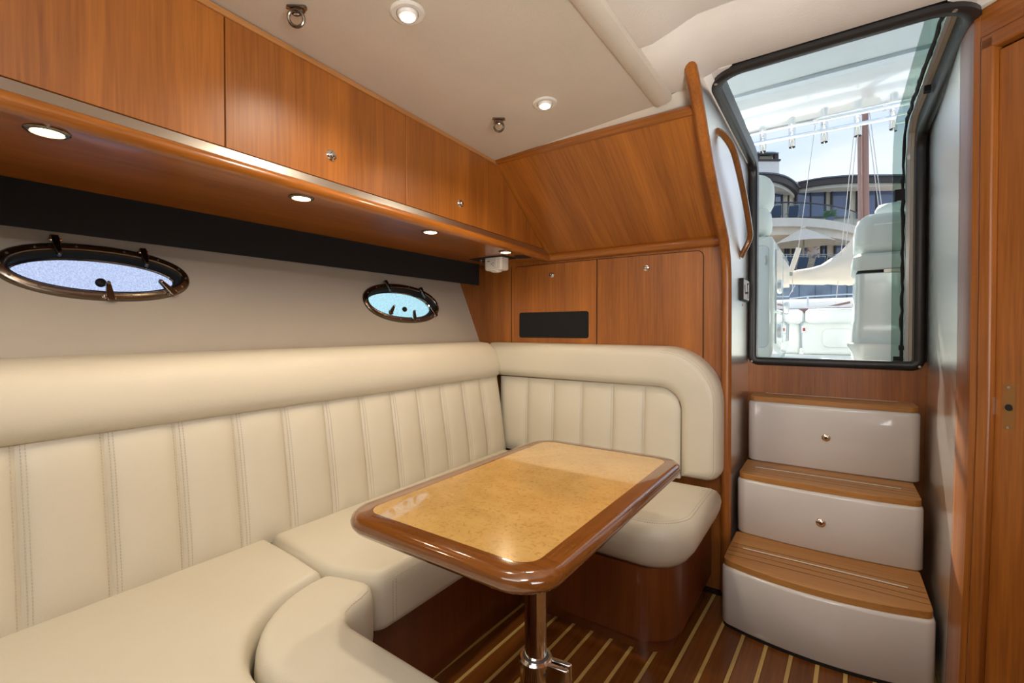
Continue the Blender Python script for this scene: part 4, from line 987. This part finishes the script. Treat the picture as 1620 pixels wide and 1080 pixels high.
ch = SB_().box(xa, xb, 31.5, 32.8, zc_-2.2, zc_).build('chimney', plain('white_brick', (.82, .78, .74), .8, bump=.5, bscale=6), HO, bev=.02)
SB_().box(xa-.06, xb+.06, 31.42, 32.88, zc_, zc_+.12).build('cap_ledge', FASCIA, ch)
zt_ = Z(244, 31.4)
for x in (xa+.05, xb-.30):
    for y in (31.5, 32.5): SB_().box(x, x+.25, y, y+.25, zc_+.12, zt_).build('cap_post', FASCIA, ch)
SB_().box(xa+.30, xb-.35, 31.7, 32.5, zc_+.12, zt_-.08).build('flue', TEAKF, ch)
SB_().hexa([(xa-.12, 31.3, zt_), (xb-.1, 31.3, zt_), (xb-.1, 33, zt_), (xa-.12, 33, zt_), (xa+.15, 31.6, zt_+.20), (xb-.35, 31.6, zt_+.20), (xb-.35, 32.7, zt_+.20), (xa+.15, 32.7, zt_+.20)]).build('cap_lid', ROOFM, ch)
SB_().tube([(U(px_, d), d, Z(py_, d)) for px_, py_, d in ((1261, 290, 29.2), (1258, 296, 29.0), (1246, 309, 29.0), (1245.5, 346, 29.0))], .06, 8).build('downpipe', FASCIA, HO)
# stone column with capital
m, t, b = newmat('rubble_stone'); RUB = m
c = t.nodes.new('ShaderNodeTexCoord'); v_ = t.nodes.new('ShaderNodeTexVoronoi'); v_.inputs['Scale'].default_value = 4.5
t.links.new(c.outputs['Object'], v_.inputs[0]); r_ = t.nodes.new('ShaderNodeValToRGB')
r_.color_ramp.elements[0].color = (.22, .12, .09, 1); r_.color_ramp.elements[1].color = (.66, .54, .42, 1); r_.color_ramp.elements[1].position = .9
sp_ = t.nodes.new('ShaderNodeSeparateColor'); t.links.new(v_.outputs['Color'], sp_.inputs[0]); t.links.new(sp_.outputs[0], r_.inputs[0]); t.links.new(r_.outputs[0], b.inputs['Base Color']); b.inputs['Roughness'].default_value = .9
r_c = 9*(27.4/735); cw_ = sw_(U(1285.5, 27.4), 27.4)
co = MB().lathe((cw_.x, cw_.y, zs+.1), (0, 0, 1), [(r_c, 0), (r_c, zb0-zs-.45)], 20).build('column', RUB, HO)
MB().lathe((cw_.x, cw_.y, zb0-.45), (0, 0, 1), [(r_c*.95, 0), (r_c*1.05, .1), (r_c*1.45, .28), (r_c*1.5, .45)], 20).build('capital', plain('capital_stone', (.58, .48, .34), .9, bump=.5, bscale=5), co)

# umbrella on the terrace
DU = 25.6; um_c = sw_(U(1270, DU), DU, Z(386, DU)); UR = 43*(DU/735)
UM = thing('garden_umbrella', (um_c.x, um_c.y, zs+.1), 'open cream garden umbrella on the terrace in front of the house', 'umbrella')
zt_, ze_ = Z(361, DU), um_c.z
mb = MB(); k2 = 12
mb.rings([[(um_c.x+UR*q*math.cos(2*PI*i/k2+.3), um_c.y+UR*q*math.sin(2*PI*i/k2+.3), ze_+(zt_-ze_)*(1-q)*(1+.15*q)) for i in range(k2)] for q in (1.0, .98, .7, .4, .12, .02)], False, True)
mb.build('canopy', CANVAS, UM, smooth=0)
MB().tube([(um_c.x, um_c.y, zs+.1), (um_c.x, um_c.y, zt_)], .045, 8).build('pole', TEAKF, UM)
MB().lathe((um_c.x, um_c.y, zt_-.02), (0, 0, 1), [(.10, 0), (.10, .08), (.04, .14), (0, .16)], 10).build('finial', CANVAS, UM)
MB().lathe((um_c.x, um_c.y, zs+.1), (0, 0, 1), [(.35, 0), (.35, .06), (.06, .12)], 14).build('base', WFRAME, UM)
# deck chairs: teak frame with navy sling
def deck_chair(p_, lab, grp, rz):
    t2 = thing('deck_chair', tuple(p_), lab, 'chair', grp)
    R = Matrix.Rotation(rz, 3, 'Z'); q = lambda x, y, z: tuple(Vector(p_)+R @ Vector((x, y, z)))
    for s in (-.26, .26):
        MB().tube([q(s, -.30, 0), q(s, -.28, .42), q(s, .12, .40), q(s, .36, 1.02)], .026, 6).build('side_frame', TEAKF, t2)
        MB().tube([q(s, .10, .40), q(s, .30, 0)], .026, 6).build('rear_leg', TEAKF, t2)
        MB().box(0, 0, 0, 0, 0, 0) if False else MB().tube([q(s, -.32, .62), q(s, .20, .62)], .026, 6).build('armrest', TEAKF, t2)
    MB().hexa([q(-.25, -.28, .40), q(.25, -.28, .40), q(.25, .12, .38), q(-.25, .12, .38), q(-.25, -.28, .43), q(.25, -.28, .43), q(.25, .13, .41), q(-.25, .13, .41)]).build('seat_sling', SLING, t2)
    MB().hexa([q(-.25, .13, .42), q(.25, .13, .42), q(.25, .16, .41), q(-.25, .16, .41), q(-.25, .33, .95), q(.25, .33, .95), q(.25, .36, .94), q(-.25, .36, .94)]).build('back_sling', SLING, t2)
    MB().tube([q(-.26, .36, 1.0), q(.26, .36, 1.0)], .026, 6).build('top_bar', TEAKF, t2)
zt2 = zs+.1
cl_ = ['leftmost navy deck chair on the terrace, beside the cockpit module edge', 'second navy deck chair from the left on the terrace, under the umbrella',
       'third navy deck chair on the terrace, right of the small table', 'rightmost navy deck chair on the terrace, above the sail cover']
for (px_, rz), lab in zip(((1243, PI+.06), (1265, PI-.06), (1290, PI+.05), (1310, PI-.04)), cl_):
    deck_chair(sw_(U(px_, 24.9), 24.9, zt2), lab, 'terrace deck chairs', rz+YAW)
u_t = U(1278, 26.6); tb_ = thing('terrace_table', tuple(sw_(u_t, 26.6, zt2)), 'small teak table between the terrace deck chairs', 'table')
SB_().box(u_t-.45, u_t+.45, 26.3, 26.95, zt2+.68, zt2+.74).build('tabletop', TEAKF, tb_)
for sx_ in (-.38, .38):
    for sy_ in (26.37, 26.87): SB_().box(u_t+sx_-.04, u_t+sx_+.04, sy_-.04, sy_+.04, zt2, zt2+.68).build('leg', TEAKF, tb_)
for (px_, rz), lab in zip(((1227, PI-.5), (1252, PI-.3)), ('pale wooden deck chair on the balcony, left one', 'navy deck chair on the balcony near the downpipe')):
    deck_chair(sw_(U(px_, 27.6), 27.6, zb1), lab, 'balcony deck chairs', rz+YAW)
LEAF = plain('plant_leaf', (.10, .26, .04), .6, vary=.3, vscale=8)
POT = plain('grey_pot', (.20, .24, .30), .6)
def plant(px_, Y_, r0, h0, lab, rad):
    p_ = sw_(U(px_, Y_), Y_, zb1); t2 = thing('potted_plant', tuple(p_), lab, 'plant', None)
    MB().lathe(p_, (0, 0, 1), [(r0*.7, 0), (r0, h0), (r0*.85, h0), (r0*.85, h0-.05)], 14).build('pot', POT, t2)
    mb = MB(); rr = random.Random(px_)
    for i in range(90):
        d_ = Vector((rr.uniform(-1, 1), rr.uniform(-1, 1), rr.uniform(.1, 1))).normalized(); c_ = p_+Vector((0, 0, h0))+Vector((d_.x*rad, d_.y*rad, d_.z*rad*1.1))*rr.uniform(.3, 1)
        u_ = d_.orthogonal().normalized()*.09; v2 = d_*.16+Vector((0, 0, -.05))
        mb.add([c_-v2, c_+u_, c_+v2, c_-u_], [(0, 1, 2), (0, 2, 3)])
    f_ = mb.build('foliage', LEAF, t2, smooth=0, recalc=False); f_['kind'] = 'stuff'
plant(1311, 27.9, .22, .42, 'green potted plant on the balcony in front of the middle window', .42)
plant(1257, 28.2, .14, .25, 'small green plant on the balcony beside the navy deck chair', .25)

# strip helper properties
for o in bpy.data.objects:
    if '_w' in o: del o['_w']
